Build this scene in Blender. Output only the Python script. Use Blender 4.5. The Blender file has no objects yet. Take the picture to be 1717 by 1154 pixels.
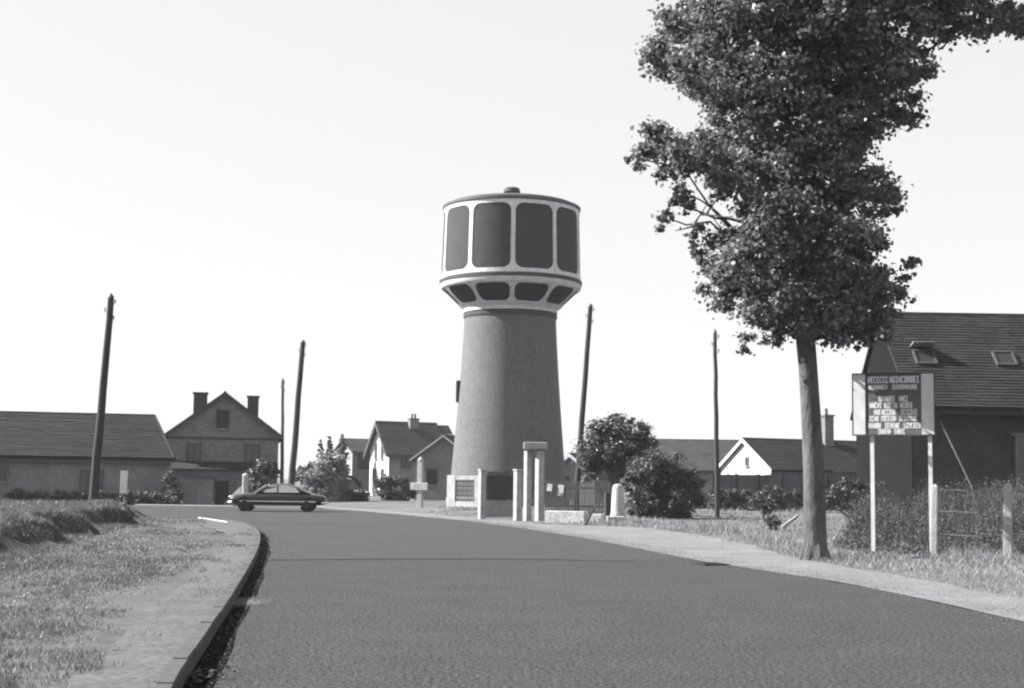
import bpy, bmesh, math, random
import numpy as np
from mathutils import Vector, Matrix, Euler
from mathutils.geometry import delaunay_2d_cdt
from math import sin, cos, pi, radians, sqrt, atan2, exp
random.seed(7); RNG = np.random.default_rng(11)
S = bpy.context.scene
COL = S.collection

# ------------------------------------------------------------------ camera
FPX = 2385.0; CX, CY = 858.5, 577.0; CAMH = 1.6
PITCH, ROLL = radians(5.53), radians(0.75)
M3 = (Matrix.Rotation(pi/2 + PITCH, 3, 'X') @ Matrix.Rotation(ROLL, 3, 'Z'))
cam = bpy.data.cameras.new('camera'); camo = bpy.data.objects.new('camera', cam); COL.objects.link(camo)
camo.matrix_world = Matrix.Translation((0, 0, CAMH)) @ M3.to_4x4()
cam.sensor_width = 36; cam.lens = FPX/1717*36; cam.clip_end = 6000
S.camera = camo
def ray(px, py): return M3 @ Vector(((px-CX)/FPX, (CY-py)/FPX, -1))
def P(px, py, Y):                      # world point seen at a photo pixel, Y metres down the road
    d = ray(px, py); return Vector((0, 0, CAMH)) + d*(Y/d.y)
def G(px, py, z=0.0):                  # ground point seen at a photo pixel
    d = ray(px, py); return Vector((0, 0, CAMH)) + d*((z-CAMH)/d.z)
def G2(px, py): g = G(px, py); return (g.x, g.y)
def PX(px, Y): return P(px, 808, Y).x
def ZY(px, py, Y): return P(px, py, Y).z

# ------------------------------------------------------------------ materials
TINT = (0.975, 1.0, 1.035)
def g3(v): return (v*TINT[0], v*TINT[1], v*TINT[2], 1)
def mat(name, v, var=.2, scale=3.0, rough=.85, bump=0.0, detail=6, stretch=(1, 1, 1), fine=0, bscale=None, spec=.3, metallic=0.0, speck=0.0, brick=None):
    m = bpy.data.materials.new(name); m.use_nodes = True
    nt = m.node_tree; N = nt.nodes; L = nt.links; b = N['Principled BSDF']
    b.inputs['Roughness'].default_value = rough; b.inputs['Specular IOR Level'].default_value = spec
    b.inputs['Metallic'].default_value = metallic
    tc = N.new('ShaderNodeTexCoord'); mp = N.new('ShaderNodeMapping'); mp.inputs['Scale'].default_value = stretch
    L.new(tc.outputs['Object'], mp.inputs['Vector'])
    n = N.new('ShaderNodeTexNoise'); n.inputs['Scale'].default_value = scale; n.inputs['Detail'].default_value = detail
    n.inputs['Roughness'].default_value = .62
    L.new(mp.outputs['Vector'], n.inputs['Vector'])
    r = N.new('ShaderNodeValToRGB'); e = r.color_ramp.elements
    e[0].position = .28; e[1].position = .72
    e[0].color = g3(v*(1-var)); e[1].color = g3(v*(1+var))
    L.new(n.outputs['Fac'], r.inputs['Fac'])
    out = r.outputs['Color']
    if fine:
        n2 = N.new('ShaderNodeTexNoise'); n2.inputs['Scale'].default_value = fine; n2.inputs['Detail'].default_value = 4
        L.new(mp.outputs['Vector'], n2.inputs['Vector'])
        mr = N.new('ShaderNodeMapRange'); mr.inputs['From Min'].default_value = .3; mr.inputs['From Max'].default_value = .7
        mr.inputs['To Min'].default_value = 1-max(speck, .15); mr.inputs['To Max'].default_value = 1+max(speck, .15)
        L.new(n2.outputs['Fac'], mr.inputs['Value'])
        mx = N.new('ShaderNodeMix'); mx.data_type = 'RGBA'; mx.blend_type = 'MULTIPLY'; mx.inputs[0].default_value = 1
        L.new(out, mx.inputs[6]); L.new(mr.outputs['Result'], mx.inputs[7]); out = mx.outputs[2]
    hsrc = n.outputs['Fac']
    if brick:                                   # (brick width, row height, mortar strength)
        bt = N.new('ShaderNodeTexBrick'); bt.inputs['Scale'].default_value = 1
        bt.inputs['Brick Width'].default_value = brick[0]; bt.inputs['Row Height'].default_value = brick[1]
        bt.inputs['Mortar Size'].default_value = brick[1]*.09
        k = brick[2]
        bt.inputs['Color1'].default_value = (1, 1, 1, 1); bt.inputs['Color2'].default_value = (1-k*.5,)*3+(1,)
        bt.inputs['Mortar'].default_value = (1-k,)*3+(1,)
        sp = N.new('ShaderNodeSeparateXYZ'); cb = N.new('ShaderNodeCombineXYZ')
        ad = N.new('ShaderNodeMath'); ad.operation = 'ADD'
        L.new(tc.outputs['Object'], sp.inputs[0]); L.new(sp.outputs['X'], ad.inputs[0]); L.new(sp.outputs['Y'], ad.inputs[1])
        L.new(ad.outputs[0], cb.inputs['X']); L.new(sp.outputs['Z'], cb.inputs['Y']); L.new(cb.outputs[0], bt.inputs['Vector'])
        mx = N.new('ShaderNodeMix'); mx.data_type = 'RGBA'; mx.blend_type = 'MULTIPLY'; mx.inputs[0].default_value = 1
        L.new(out, mx.inputs[6]); L.new(bt.outputs['Color'], mx.inputs[7]); out = mx.outputs[2]
    L.new(out, b.inputs['Base Color'])
    if bump:
        bn = N.new('ShaderNodeTexNoise'); bn.inputs['Scale'].default_value = bscale or scale*6; bn.inputs['Detail'].default_value = 5
        L.new(mp.outputs['Vector'], bn.inputs['Vector'])
        bp = N.new('ShaderNodeBump'); bp.inputs['Strength'].default_value = bump; bp.inputs['Distance'].default_value = .05
        L.new(bn.outputs['Fac'], bp.inputs['Height']); L.new(bp.outputs['Normal'], b.inputs['Normal'])
    return m
def leafmat(name, v, var=.5, trans=.3, rough=.5):
    m = bpy.data.materials.new(name); m.use_nodes = True
    nt = m.node_tree; N = nt.nodes; L = nt.links; b = N['Principled BSDF']
    b.inputs['Roughness'].default_value = rough; b.inputs['Specular IOR Level'].default_value = .35
    ge = N.new('ShaderNodeNewGeometry'); r = N.new('ShaderNodeValToRGB'); e = r.color_ramp.elements
    e[0].color = g3(v*(1-var)); e[1].color = g3(v*(1+var))
    L.new(ge.outputs['Random Per Island'], r.inputs['Fac']); L.new(r.outputs['Color'], b.inputs['Base Color'])
    if trans:
        t = N.new('ShaderNodeBsdfTranslucent'); L.new(r.outputs['Color'], t.inputs['Color'])
        mx = N.new('ShaderNodeMixShader'); mx.inputs[0].default_value = trans
        L.new(b.outputs[0], mx.inputs[1]); L.new(t.outputs[0], mx.inputs[2])
        L.new(mx.outputs[0], N['Material Output'].inputs['Surface'])
    return m
MT = dict(
    asphalt=mat('asphalt', .049, .12, .9, .9, .7, fine=22, bscale=40, speck=.8, spec=.1),
    asphalt_old=mat('asphalt_old', .054, .13, 1.1, .9, .7, fine=20, bscale=40, speck=.8, spec=.1),
    tar=mat('tar', .01, .3, 6, 1, spec=0),  # tar of the road seam; also colours the painted kerb shadow
    sand=mat('sand', .072, .3, 1.5, .95, .3, fine=13, bscale=18, speck=.4),
    gravel=mat('gravel', 0.135, .25, .6, .95, .6, fine=9, bscale=20, speck=.25),
    kerbstone=mat('kerbstone', 0.06, .25, 1.5, .9, .4, fine=20),
    earth=mat('earth', 0.066, .35, .35, .95, .5, fine=5, bscale=12, speck=.3),
    dryearth=mat('dryearth', 0.095, .35, .35, .95, .5, fine=5, bscale=12, speck=.3),
    render=mat('render', .108, .09, 1.0, .9, .12, stretch=(1, 1, .45), fine=7, bscale=14, speck=.15, brick=(.5, .22, .09)),
    panel=mat('panel', 0.037, .12, .8, .85, .1, fine=5),
    panellow=mat('panellow', 0.022, .15, .8, .85, .1, fine=5),
    whitewash=mat('whitewash', .34, .22, 2.2, .9, .25, fine=9, speck=.2),
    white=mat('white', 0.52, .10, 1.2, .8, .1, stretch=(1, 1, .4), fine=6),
    whiteold=mat('whiteold', 0.45, .22, 2.2, .85, .15, fine=9),
    darktrim=mat('darktrim', 0.05, .2, 2, .8),
    zinc=mat('zinc', 0.07, .2, 2, .6),
    wood=mat('wood', 0.035, .35, 3, .85, .4, stretch=(1, 1, .1), fine=30),
    woodgrey=mat('woodgrey', 0.1, .35, 3, .9, .4, stretch=(1, 1, .1), fine=30),
    tile=mat('tile', 0.02, .28, .8, .9, .25, brick=(.6, .22, .45), fine=4),
    tileold=mat('tileold', 0.019, .6, .55, .92, .8, brick=(.7, .26, .55), fine=3, speck=.3),
    tilepale=mat('tilepale', 0.055, .2, .8, .9, .2, brick=(.6, .22, .3), fine=4),
    brick=mat('brick', 0.17, .2, 1.2, .9, .2, brick=(.5, .18, .35), fine=5),
    bricklow=mat('bricklow', 0.11, .2, 1.2, .9, .2, fine=5),
    wallgrey=mat('wallgrey', 0.17, .22, .7, .9, .2, fine=4),
    wallpale=mat('wallpale', 0.22, .2, .7, .9, .2, fine=4),
    tarboard=mat('tarboard', 0.07, .35, .8, .9, .3, brick=(.24, 4, .5), fine=4),
    conc=mat('conc', 0.27, .25, 3, .9, .3, fine=25),
    concgrey=mat('concgrey', 0.2, .25, 2, .9, .3, fine=25),
    pitch=mat('pitch', .011, .35, .8, .95, .3, brick=(.24, 4, .5), spec=.1),
    dark=mat('dark', .02, .3, 3, .7),
    glass=mat('glass', .025, .1, 2, .12, spec=.6),
    carpaint=mat('carpaint', .015, .05, 2, .25, spec=.35),
    chrome=mat('chrome', .7, .05, 2, .18, metallic=1.0),
    tyre=mat('tyre', .02, .2, 8, .9),
    bark=mat('bark', 0.075, .45, 2.6, .95, .7, stretch=(1, 1, .35), fine=16, bscale=12, speck=.25),
    boughs=mat('boughs', 0.05, .35, 3, .95, .5, stretch=(1, 1, .3)),
    signdark=mat('signdark', 0.095, .2, 4, .7),
    letter=mat('letter', 0.62, .25, 6, .8),
    wire=mat('wire', .22, .2, 3, .6),
)
LEAF = leafmat('plane_leaves', .13, .6, .38, .4)
BUSHL = leafmat('bush_leaves', .085, .45, .25)
BUSHD = leafmat('dark_bush_leaves', .075, .45, .2)
PALEL = leafmat('pale_leaves', .24, .4, .3)
CONIF = leafmat('conifer_leaves', .06, .4, .15)
GRASS = leafmat('grass_blades', .105, .55, .3)
DRYG = leafmat('dry_grass_blades', .20, .5, .3)
WEED = leafmat('weed_leaves', .07, .5, .3, .8)

# ------------------------------------------------------------------ mesh helper
class MB:
    def __init__(s): s.v = []; s.f = []
    def add(s, vs, fs):
        o = len(s.v); s.v += [tuple(v) for v in vs]; s.f += [tuple(i+o for i in f) for f in fs]; return s
    def box(s, c, d, rz=0.0, tilt=None):
        x, y, z = d[0]/2, d[1]/2, d[2]/2
        vs = [Vector(p) for p in ((-x,-y,-z),(x,-y,-z),(x,y,-z),(-x,y,-z),(-x,-y,z),(x,-y,z),(x,y,z),(-x,y,z))]
        R = Matrix.Rotation(rz, 3, 'Z')
        if tilt is not None: R = R @ Euler(tilt).to_matrix()
        return s.add([R@v+Vector(c) for v in vs], [(0,3,2,1),(4,5,6,7),(0,1,5,4),(1,2,6,5),(2,3,7,6),(3,0,4,7)])
    def tube(s, pts, rad, n=10, cap=True):
        pts = [Vector(p) for p in pts]; rings = []
        if not isinstance(rad, (list, tuple)): rad = [rad]*len(pts)
        a0 = None
        for i, p in enumerate(pts):
            d = (pts[min(i+1, len(pts)-1)]-pts[max(i-1, 0)]).normalized()
            if a0 is None: a0 = d.orthogonal().normalized()
            a0 = (a0-d*a0.dot(d)); a0 = a0.normalized() if a0.length > 1e-6 else d.orthogonal().normalized()
            b = d.cross(a0)
            rings.append([p+(a0*cos(t)+b*sin(t))*rad[i] for t in [2*pi*k/n for k in range(n)]])
        return s.loft(rings, cap)
    def loft(s, rings, cap=True):
        n = len(rings[0]); vs = [v for r in rings for v in r]; fs = []
        for i in range(len(rings)-1):
            for k in range(n):
                fs.append((i*n+k, i*n+(k+1) % n, (i+1)*n+(k+1) % n, (i+1)*n+k))
        if cap: fs.append(tuple(range(n-1, -1, -1))); fs.append(tuple((len(rings)-1)*n+k for k in range(n)))
        return s.add(vs, fs)
    def lathe(s, prof, n=72, cap=True, c=(0, 0, 0)):
        return s.loft([[Vector((c[0]+r*cos(2*pi*k/n), c[1]+r*sin(2*pi*k/n), c[2]+z)) for k in range(n)] for r, z in prof], cap)
    def prism(s, poly, y0, y1, axis='y'):      # poly in the plane of the two other axes
        n = len(poly)
        f = {'y': lambda a, b, t: (a, t, b), 'x': lambda a, b, t: (t, a, b), 'z': lambda a, b, t: (a, b, t)}[axis]
        vs = [f(a, b, y0) for a, b in poly]+[f(a, b, y1) for a, b in poly]
        return s.add(vs, [tuple(range(n)), tuple(range(2*n-1, n-1, -1))]+[(i, i+n, (i+1) % n+n, (i+1) % n) for i in range(n)])
    def build(s, name, m, parent=None, smooth=False, loc=None, bevel=0, fix=True):
        me = bpy.data.meshes.new(name); me.from_pydata(s.v, [], s.f)
        if fix:
            bm = bmesh.new(); bm.from_mesh(me); bmesh.ops.recalc_face_normals(bm, faces=bm.faces)
            bm.to_mesh(me); bm.free()
        me.materials.append(m)
        if smooth:
            me.polygons.foreach_set('use_smooth', [True]*len(me.polygons))
            try: me.set_sharp_from_angle(angle=radians(38))
            except Exception: pass
        o = bpy.data.objects.new(name, me); COL.objects.link(o)
        if parent: o.parent = parent
        if loc is not None: o.location = loc
        if bevel:
            b = o.modifiers.new('bevel', 'BEVEL'); b.width = bevel; b.segments = 2; b.limit_method = 'ANGLE'
        return o
def thing(name, label, cat, loc=(0, 0, 0), rz=0.0, group=None):
    o = bpy.data.objects.new(name, None); o.empty_display_size = .3; COL.objects.link(o)
    o.location = loc; o.rotation_euler = (0, 0, rz); o['label'] = label; o['category'] = cat
    if group: o['group'] = group
    return o
def tag(o, label, cat, group=None):
    o['label'] = label; o['category'] = cat
    if group: o['group'] = group
    return o
def setting(o, label=None, cat=None, kind='structure'):
    o['kind'] = kind
    if label: o['label'] = label; o['category'] = cat
    return o
def facemesh(name, V, F, m, parent=None, loc=None):      # numpy verts (n,3), faces (k, c) of one size
    me = bpy.data.meshes.new(name); nf, c = F.shape
    me.vertices.add(len(V)); me.vertices.foreach_set('co', V.astype(np.float32).ravel())
    me.loops.add(nf*c); me.loops.foreach_set('vertex_index', F.astype(np.int32).ravel())
    me.polygons.add(nf); me.polygons.foreach_set('loop_start', np.arange(0, nf*c, c, dtype=np.int32))
    me.update(calc_edges=True); me.validate(); me.materials.append(m)
    o = bpy.data.objects.new(name, me); COL.objects.link(o)
    if parent: o.parent = parent
    if loc is not None: o.location = loc
    return o

# ------------------------------------------------------------------ foliage
def unit(n):
    v = RNG.normal(size=(n, 3)); return v/np.linalg.norm(v, axis=1)[:, None]
def leaf_faces(pos, nrm, size, aspect=.8):
    n = len(pos); nrm = nrm/np.linalg.norm(nrm, axis=1)[:, None]
    t = np.cross(nrm, unit(n)); t /= np.linalg.norm(t, axis=1)[:, None]; b = np.cross(nrm, t)
    s = (size*RNG.uniform(.6, 1.35, n))[:, None]; w = s*aspect*.5
    fold = nrm*s*.12
    V = np.stack([pos-t*s*.5, pos-t*s*.12+b*w+fold, pos+t*s*.22+b*w*.8+fold, pos+t*s*.55, pos+t*s*.22-b*w*.8+fold, pos-t*s*.12-b*w+fold], 1).reshape(-1, 3)
    return V, np.arange(n*6).reshape(n, 6)
def cloud(blobs, size, dens, clump=.42, out=.7, up=.35, shell=.45):
    Ps, Ns = [], []
    for (c, r) in blobs:
        c = np.array(c); r = np.array(r); rm = float(np.mean(r))
        k = max(4, int(9*(rm/.6)**1.6)); nl = max(10, int(dens*rm*rm*4*pi/k))
        cc = unit(k)*(RNG.uniform(shell**3, 1, k)**(1/3))[:, None]*.86
        for q in cc:
            cr = clump*min(max(rm, .3), .75)*RNG.uniform(.6, 1.25)
            m = int(nl*RNG.uniform(.5, 1.5))
            u = unit(m); p = u*np.abs(RNG.normal(0, .42, m)+.35)[:, None]*cr*np.array([1.15, 1.15, .85])
            Ps.append(c+q*r+p); Ns.append(u*out+unit(m)*.8+np.array([0, 0, up]))
    P_, N_ = np.concatenate(Ps), np.concatenate(Ns)
    return leaf_faces(P_, N_, size)
def blades(xy, z, h, w, lean=.45):
    n = len(xy); a = RNG.uniform(0, 2*pi, n); d = np.stack([np.cos(a), np.sin(a)], 1)*(w/2)[:, None]
    a2 = RNG.uniform(0, 2*pi, n); l = RNG.uniform(0, lean, n)*h
    b0 = np.column_stack([xy-d, z-.01]); b1 = np.column_stack([xy+d, z-.01])
    tip = np.column_stack([xy+np.stack([np.cos(a2), np.sin(a2)], 1)*l[:, None], z+h])
    return np.stack([b0, b1, tip], 1).reshape(-1, 3), np.arange(n*3).reshape(n, 3)
def limb(mb, a, b, r0, r1, sag=.0, n=7, wob=.08):
    a, b = Vector(a), Vector(b); L = (b-a).length; pts, rs = [], []
    for i in range(n+1):
        t = i/n; p = a.lerp(b, t); p.z += sag*sin(t*pi)*L
        if 0 < i < n: p += Vector((random.uniform(-1, 1), random.uniform(-1, 1), random.uniform(-1, 1)))*wob*L/n
        pts.append(p); rs.append(r0+(r1-r0)*t)
    mb.tube(pts, rs, 8)

# ------------------------------------------------------------------ light and sky
SUN_EL = radians(36); az = Vector((-.99, .12)).normalized()
SUN = Vector((az.x*cos(SUN_EL), az.y*cos(SUN_EL), sin(SUN_EL)))
sl = bpy.data.lights.new('sun', 'SUN'); sl.energy = 5.0; sl.angle = radians(.5); sl.color = (1, .985, .96)
so = bpy.data.objects.new('sun', sl); COL.objects.link(so); so.rotation_euler = (-SUN).to_track_quat('-Z', 'Y').to_euler()
so.location = (-40, 10, 40)
W = bpy.data.worlds.new('World'); S.world = W; W.use_nodes = True
nt = W.node_tree; N = nt.nodes; L = nt.links; bg = N['Background']
sky = N.new('ShaderNodeTexSky'); sky.sky_type = 'NISHITA'; sky.sun_disc = False
sky.sun_elevation = SUN_EL; sky.sun_rotation = atan2(az.x, az.y); sky.dust_density = 1.0; sky.air_density = 1.0
bw = N.new('ShaderNodeRGBToBW'); L.new(sky.outputs[0], bw.inputs[0])
ma = N.new('ShaderNodeMath'); ma.operation = 'MULTIPLY_ADD'; ma.inputs[1].default_value = 2.2; ma.inputs[2].default_value = 0
pw = N.new('ShaderNodeMath'); pw.operation = 'POWER'; pw.inputs[1].default_value = .2
L.new(bw.outputs[0], pw.inputs[0]); L.new(pw.outputs[0], ma.inputs[0])
cb = N.new('ShaderNodeCombineColor')
for i in range(3): L.new(ma.outputs[0], cb.inputs[i])
L.new(cb.outputs[0], bg.inputs['Color']); bg.inputs['Strength'].default_value = .1
S.view_settings.view_transform = 'Standard'; S.view_settings.look = 'None'; S.view_settings.exposure = 1.72; S.view_settings.gamma = 1
S.cycles.filter_width = 2.2
S.cycles.max_bounces = 8

# ------------------------------------------------------------------ ground and roads
def curve(pts, step=.5):                 # smooth polyline through 2-D points
    out = []; p = [Vector(q) for q in pts]
    for i in range(len(p)-1):
        a, b, c, d = p[max(i-1, 0)], p[i], p[i+1], p[min(i+2, len(p)-1)]
        n = max(2, int((c-b).length/step))
        for k in range(n):
            t = k/n
            q = .5*((2*b)+(c-a)*t+(2*a-5*b+4*c-d)*t*t+(3*b-a-3*c+d)*t**3); out.append((q.x, q.y))
    out.append(tuple(p[-1])); return out
KERB = curve([G2(285, 1200), G2(306, 1154), G2(352, 1080), G2(397, 1005), G2(426, 950), G2(437, 918), G2(435, 901), G2(424, 890), G2(404, 883), G2(360, 878), (-16, 54), (-30, 55), (-60, 56), (-200, 58)], .6)
KERB = [(-2.0, 4.0)] + KERB
REDGE = curve([(14, 4), G2(1960, 1095), G2(1717, 1043), G2(1450, 985), G2(1300, 960), G2(1180, 942), G2(1050, 916), G2(940, 896), G2(800, 876), G2(690, 865), G2(600, 857), G2(545, 853.5)], 1.0)
FARE = [(-24, 83.5), (-40, 85), (-200, 88)]
def tri_area(poly, name, m, zf, grid=None, holes=None, bb=None):
    pts = [Vector(p) for p in poly]; n = len(pts); edges = [(i, (i+1) % n) for i in range(n)]
    if grid is not None: pts += [Vector(p) for p in grid]
    vs, es, fs, ov, oe, of = delaunay_2d_cdt(pts, edges, [list(range(n))] if False else [], 0, 1e-4)
    P2 = [(v.x, v.y) for v in vs]
    arr = np.array(poly); F = []
    cen = np.array([[sum(P2[i][0] for i in f)/len(f), sum(P2[i][1] for i in f)/len(f)] for f in fs])
    ins = inside(cen, arr)
    F = [tuple(f) for f, k in zip(fs, ins) if k]
    mb = MB(); mb.add([(x, y, zf(x, y)) for x, y in P2], F)
    o = mb.build(name, m, fix=False, smooth=False)
    me = o.data
    bm = bmesh.new(); bm.from_mesh(me)
    for f in bm.faces:
        f.smooth = True
        if f.normal.z < 0: f.normal_flip()
    bm.to_mesh(me); bm.free()
    return o
def inside(pt, poly):
    x, y = pt[:, 0], pt[:, 1]; c = np.zeros(len(pt), bool); j = len(poly)-1
    for i in range(len(poly)):
        xi, yi = poly[i]; xj, yj = poly[j]
        if yi != yj:
            k = ((yi > y) != (yj > y)) & (x < (xj-xi)*(y-yi)/(yj-yi)+xi); c ^= k
        j = i
    return c
mb = MB(); mb.add([(-3000, -200, -.03), (3000, -200, -.03), (3000, 4000, -.03), (-3000, 4000, -.03)], [(0, 1, 2, 3)])
setting(mb.build('ground', MT['dryearth'], fix=False), 'flat dry ground reaching to the horizon behind the houses', 'ground')
road_poly = KERB + list(reversed(FARE)) + list(reversed(REDGE))
ROAD = tri_area(road_poly, 'road', MT['asphalt'], lambda x, y: 0.0)
setting(ROAD, 'wide smooth grey asphalt road curving left past the water tower', 'road')
# the older, paler surfacing beyond the seam
def kerb_after(Y): return [p for p in KERB if p[1] > Y or p[0] < -12]
sy = G(450, 940).y
old_poly = [(kx+.02, ky) for kx, ky in KERB if (ky > sy+.3 or kx < -12)]
old = [ (p[0], p[1]) for p in old_poly] + list(reversed(FARE)) + [p for p in reversed(REDGE) if p[1] > G(1062, 940).y+.5] + [G2(1062, 942), G2(850, 938), G2(640, 938), G2(441, 940)]
setting(tri_area(old, 'road_surfacing', MT['asphalt_old'], lambda x, y: .004), 'older rougher asphalt beyond the tar seam across the road', 'road')
mb = MB(); sp = curve([G2(441, 940), G2(640, 938), G2(850, 938), G2(960, 939.5), G2(1062, 942)], .4)
ring = [(x, y-.03+random.uniform(-.012, .012)) for x, y in sp]+[(x, y+.035+random.uniform(-.012, .012)) for x, y in reversed(sp)]
n = len(sp); mb.add([(x, y, .008) for x, y in ring], [(i, i+1, 2*n-2-i, 2*n-1-i) for i in range(n-1)])
setting(mb.build('tar_seam', MT['tar'], fix=False), 'thin dark tar joint running across the road', 'joint')
# kerb
def offset(pl, d):
    out = []
    for i, p in enumerate(pl):
        a, b = Vector(pl[max(i-1, 0)]), Vector(pl[min(i+1, len(pl)-1)]); t = (b-a).normalized(); out.append((p[0]-t.y*d, p[1]+t.x*d))
    return out
KB = offset(KERB, .13)
mb = MB(); rings = []
for i, ((x, y), (bx, by)) in enumerate(zip(KERB, KB)):
    w = random.uniform(-.008, .008); tx, ty = (bx-x)*.12, (by-y)*.12
    rings.append([(x, y, -.02), (x+tx*.3, y+ty*.3, .135), (x+tx, y+ty, .155), (bx, by, .155), (bx, by, -.02)])
def lerp_ring(a, b, t): return [Vector(p).lerp(Vector(q), t) for p, q in zip(a, b)]
for a_, b_ in zip(rings, rings[1:]):
    nst = max(1, round((Vector(a_[0])-Vector(b_[0])).length/.75)); nst = min(nst, 40)
    for k in range(nst):
        dz = Vector((random.uniform(-.004, .004), random.uniform(-.004, .004), random.uniform(-.006, .006)))
        mb.loft([[p+dz for p in lerp_ring(a_, b_, (k+.006)/nst)], [p+dz for p in lerp_ring(a_, b_, (k+.994)/nst)]])
setting(mb.build('kerb', MT['kerbstone']), 'low stone kerb bending left beside the sandy footpath', 'kerb')
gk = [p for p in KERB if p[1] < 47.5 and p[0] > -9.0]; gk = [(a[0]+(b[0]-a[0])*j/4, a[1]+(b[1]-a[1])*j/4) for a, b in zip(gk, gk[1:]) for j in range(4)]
def shade_strip(seg, name):  # near-black strip that paints the kerb's cast shadow onto the road
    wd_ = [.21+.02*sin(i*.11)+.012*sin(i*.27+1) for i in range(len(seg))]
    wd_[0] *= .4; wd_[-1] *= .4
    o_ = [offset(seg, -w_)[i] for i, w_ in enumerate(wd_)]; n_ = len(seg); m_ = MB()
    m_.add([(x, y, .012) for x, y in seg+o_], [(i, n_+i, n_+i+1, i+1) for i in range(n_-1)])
    setting(m_.build(name, MT['tar'], fix=False), 'near-black strip painting in the kerb shadow on the road', 'gutter')
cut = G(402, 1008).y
shade_strip([p for p in gk if p[1] < cut-.5], 'gutter'); shade_strip([p for p in gk if p[1] > cut+.5], 'gutter')  # both 'gutter' strips are painted kerb shadow, no real gutter
# sandy footpath
PE = curve([(-2.9, 4), G2(110, 1200), G2(160, 1154), G2(235, 1080), G2(312, 1000), G2(366, 940), G2(392, 912), (-9.3, 43.5), (-10.6, 49.5), (-13, 51.6), (-16, 52.5), (-30, 53.2), (-60, 54), (-200, 56)], 1.0)
PEj = [(x+random.uniform(-.17, .1), y+random.uniform(-.1, .1)) for x, y in PE]
def gz(x, y): return .145
setting(tri_area(KB + list(reversed(PEj)), 'footpath', MT['sand'], gz), 'pale sandy footpath between the kerb and the left lawn', 'path')
# left grass bank
BL = [(-7.6, 14), (-9.4, 27), (-10.6, 34), (-12.3, 45), (-13.5, 50)]
def bankx(y):
    for (x0, y0), (x1, y1) in zip(BL, BL[1:]):
        if y <= y1: return x0+(x1-x0)*(y-y0)/(y1-y0)
    return BL[-1][0]
def sm(t): t = max(0, min(1, t)); return t*t*(3-2*t)
def wob(x, y): return sin(x*1.3+y*.7)*.5+sin(x*.6-y*1.1+2)*.5
def lz(x, y):
    d = bankx(y)+.5*sin(y*.9)+.35*sin(y*2.3+1) - x
    back = 1-sm((y-50.5)/3.5)
    h = .14+.03*wob(x, y)*min(1, max(0, (-x-4)/4)) + (.48*sm(d/.7)+.012*max(0, min(d, 12)))*back
    return h
LG = PEj + [(-200, 4)]
gp = []
y = 5.0
while y < 54.0:
    x = -40.0
    while x < -3: gp.append((x+random.uniform(-.2, .2), y+random.uniform(-.2, .2))); x += .9 if x < -15 else .42
    y += .55
gp = np.array(gp); gp = gp[inside(gp, np.array(LG))]
setting(tri_area(LG, 'lawn', MT['earth'], lz, [tuple(p) for p in gp]), 'rough grass lawn with a raised bank left of the footpath', 'lawn')
def scatter(poly_test, n, x0, x1, y0, y1, bias=1.0):
    x = RNG.uniform(x0, x1, n); y = y0+(y1-y0)*RNG.uniform(0, 1, n)**bias
    return np.stack([x, y], 1)
def vis(pts, marg=60):                   # keep blades the picture can hold (plus a margin)
    u = pts[:, 0]/pts[:, 1]; lim = (858+marg)/FPX+.03; return pts[np.abs(u) < lim]
def vnoise(x, y, seed=0):
    xi, yi = np.floor(x).astype(int), np.floor(y).astype(int); fx, fy = x-xi, y-yi
    fx, fy = fx*fx*(3-2*fx), fy*fy*(3-2*fy)
    tb_ = np.random.default_rng(seed).uniform(-1, 1, (256, 256))
    g_ = lambda a, b: tb_[a % 256, b % 256]
    return (g_(xi, yi)*(1-fx)+g_(xi+1, yi)*fx)*(1-fy)+(g_(xi, yi+1)*(1-fx)+g_(xi+1, yi+1)*fx)*fy
def clumpn(x, y): return 1.7*vnoise(x*.9, y*.45, 1)+1.3*vnoise(x*2.3, y*1.1, 2)+.9*vnoise(x*5, y*3, 3)
def clump_old(x, y): return np.sin(x*1.9+np.sin(y*1.3)*1.5)+np.sin(y*2.3+np.sin(x*1.7)*1.4)+np.sin(x*.7-y*.5)
PEarr = np.array(LG)
pts = []
for (y0, y1, n) in ((9.5, 16, 52000), (16, 26, 60000), (26, 40, 60000), (40, 54, 40000)):
    q = vis(scatter(None, n, -y1*.42, -2.5, y0, y1)); pts.append(q[inside(q, PEarr)])
# a few stray tufts on the path
q = vis(scatter(None, 60000, -7.5, -2.5, 9.5, 45)); q = q[inside(q, np.array(KB+list(reversed(PEj))))]; q = q[clumpn(q[:, 0]*2, q[:, 1]*1.3) > .75]
yb = RNG.uniform(20, 50, 60000); qb = np.column_stack([np.array([bankx(y)+.5*sin(y*.9)+.35*sin(y*2.3+1) for y in yb])-RNG.normal(.35, .4, 60000), yb]); qb = vis(qb)
pts = np.concatenate(pts+[q, qb])
c = clumpn(pts[:, 0], pts[:, 1])
pe_ = sorted((p[1], p[0]) for p in PE if p[1] < 47); ped = np.interp(pts[:, 1], [p[0] for p in pe_], [p[1] for p in pe_])-pts[:, 0]
edge = np.where(pts[:, 1] < 46, np.clip((ped+.3*c+.1)/1.5, 0, 1), 1)
keep = (RNG.uniform(-2.6, 2.4, len(pts)) < c+1.3) & ((RNG.uniform(0, 1, len(pts)) < edge) | (ped < 0))
pts = pts[keep]; c = c[keep]
zz = np.array([lz(x, y) for x, y in pts]); dd = pts[:, 1]
bankd = np.array([bankx(y) for y in dd]) - pts[:, 0]
h = (.03+.03*np.clip(c, 0, 3)/1.5+.06*(bankd > .3)+.05*(np.abs(bankd-.3) < .9))*RNG.uniform(.5, 1.4, len(pts)); w = .006+.0007*dd
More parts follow.
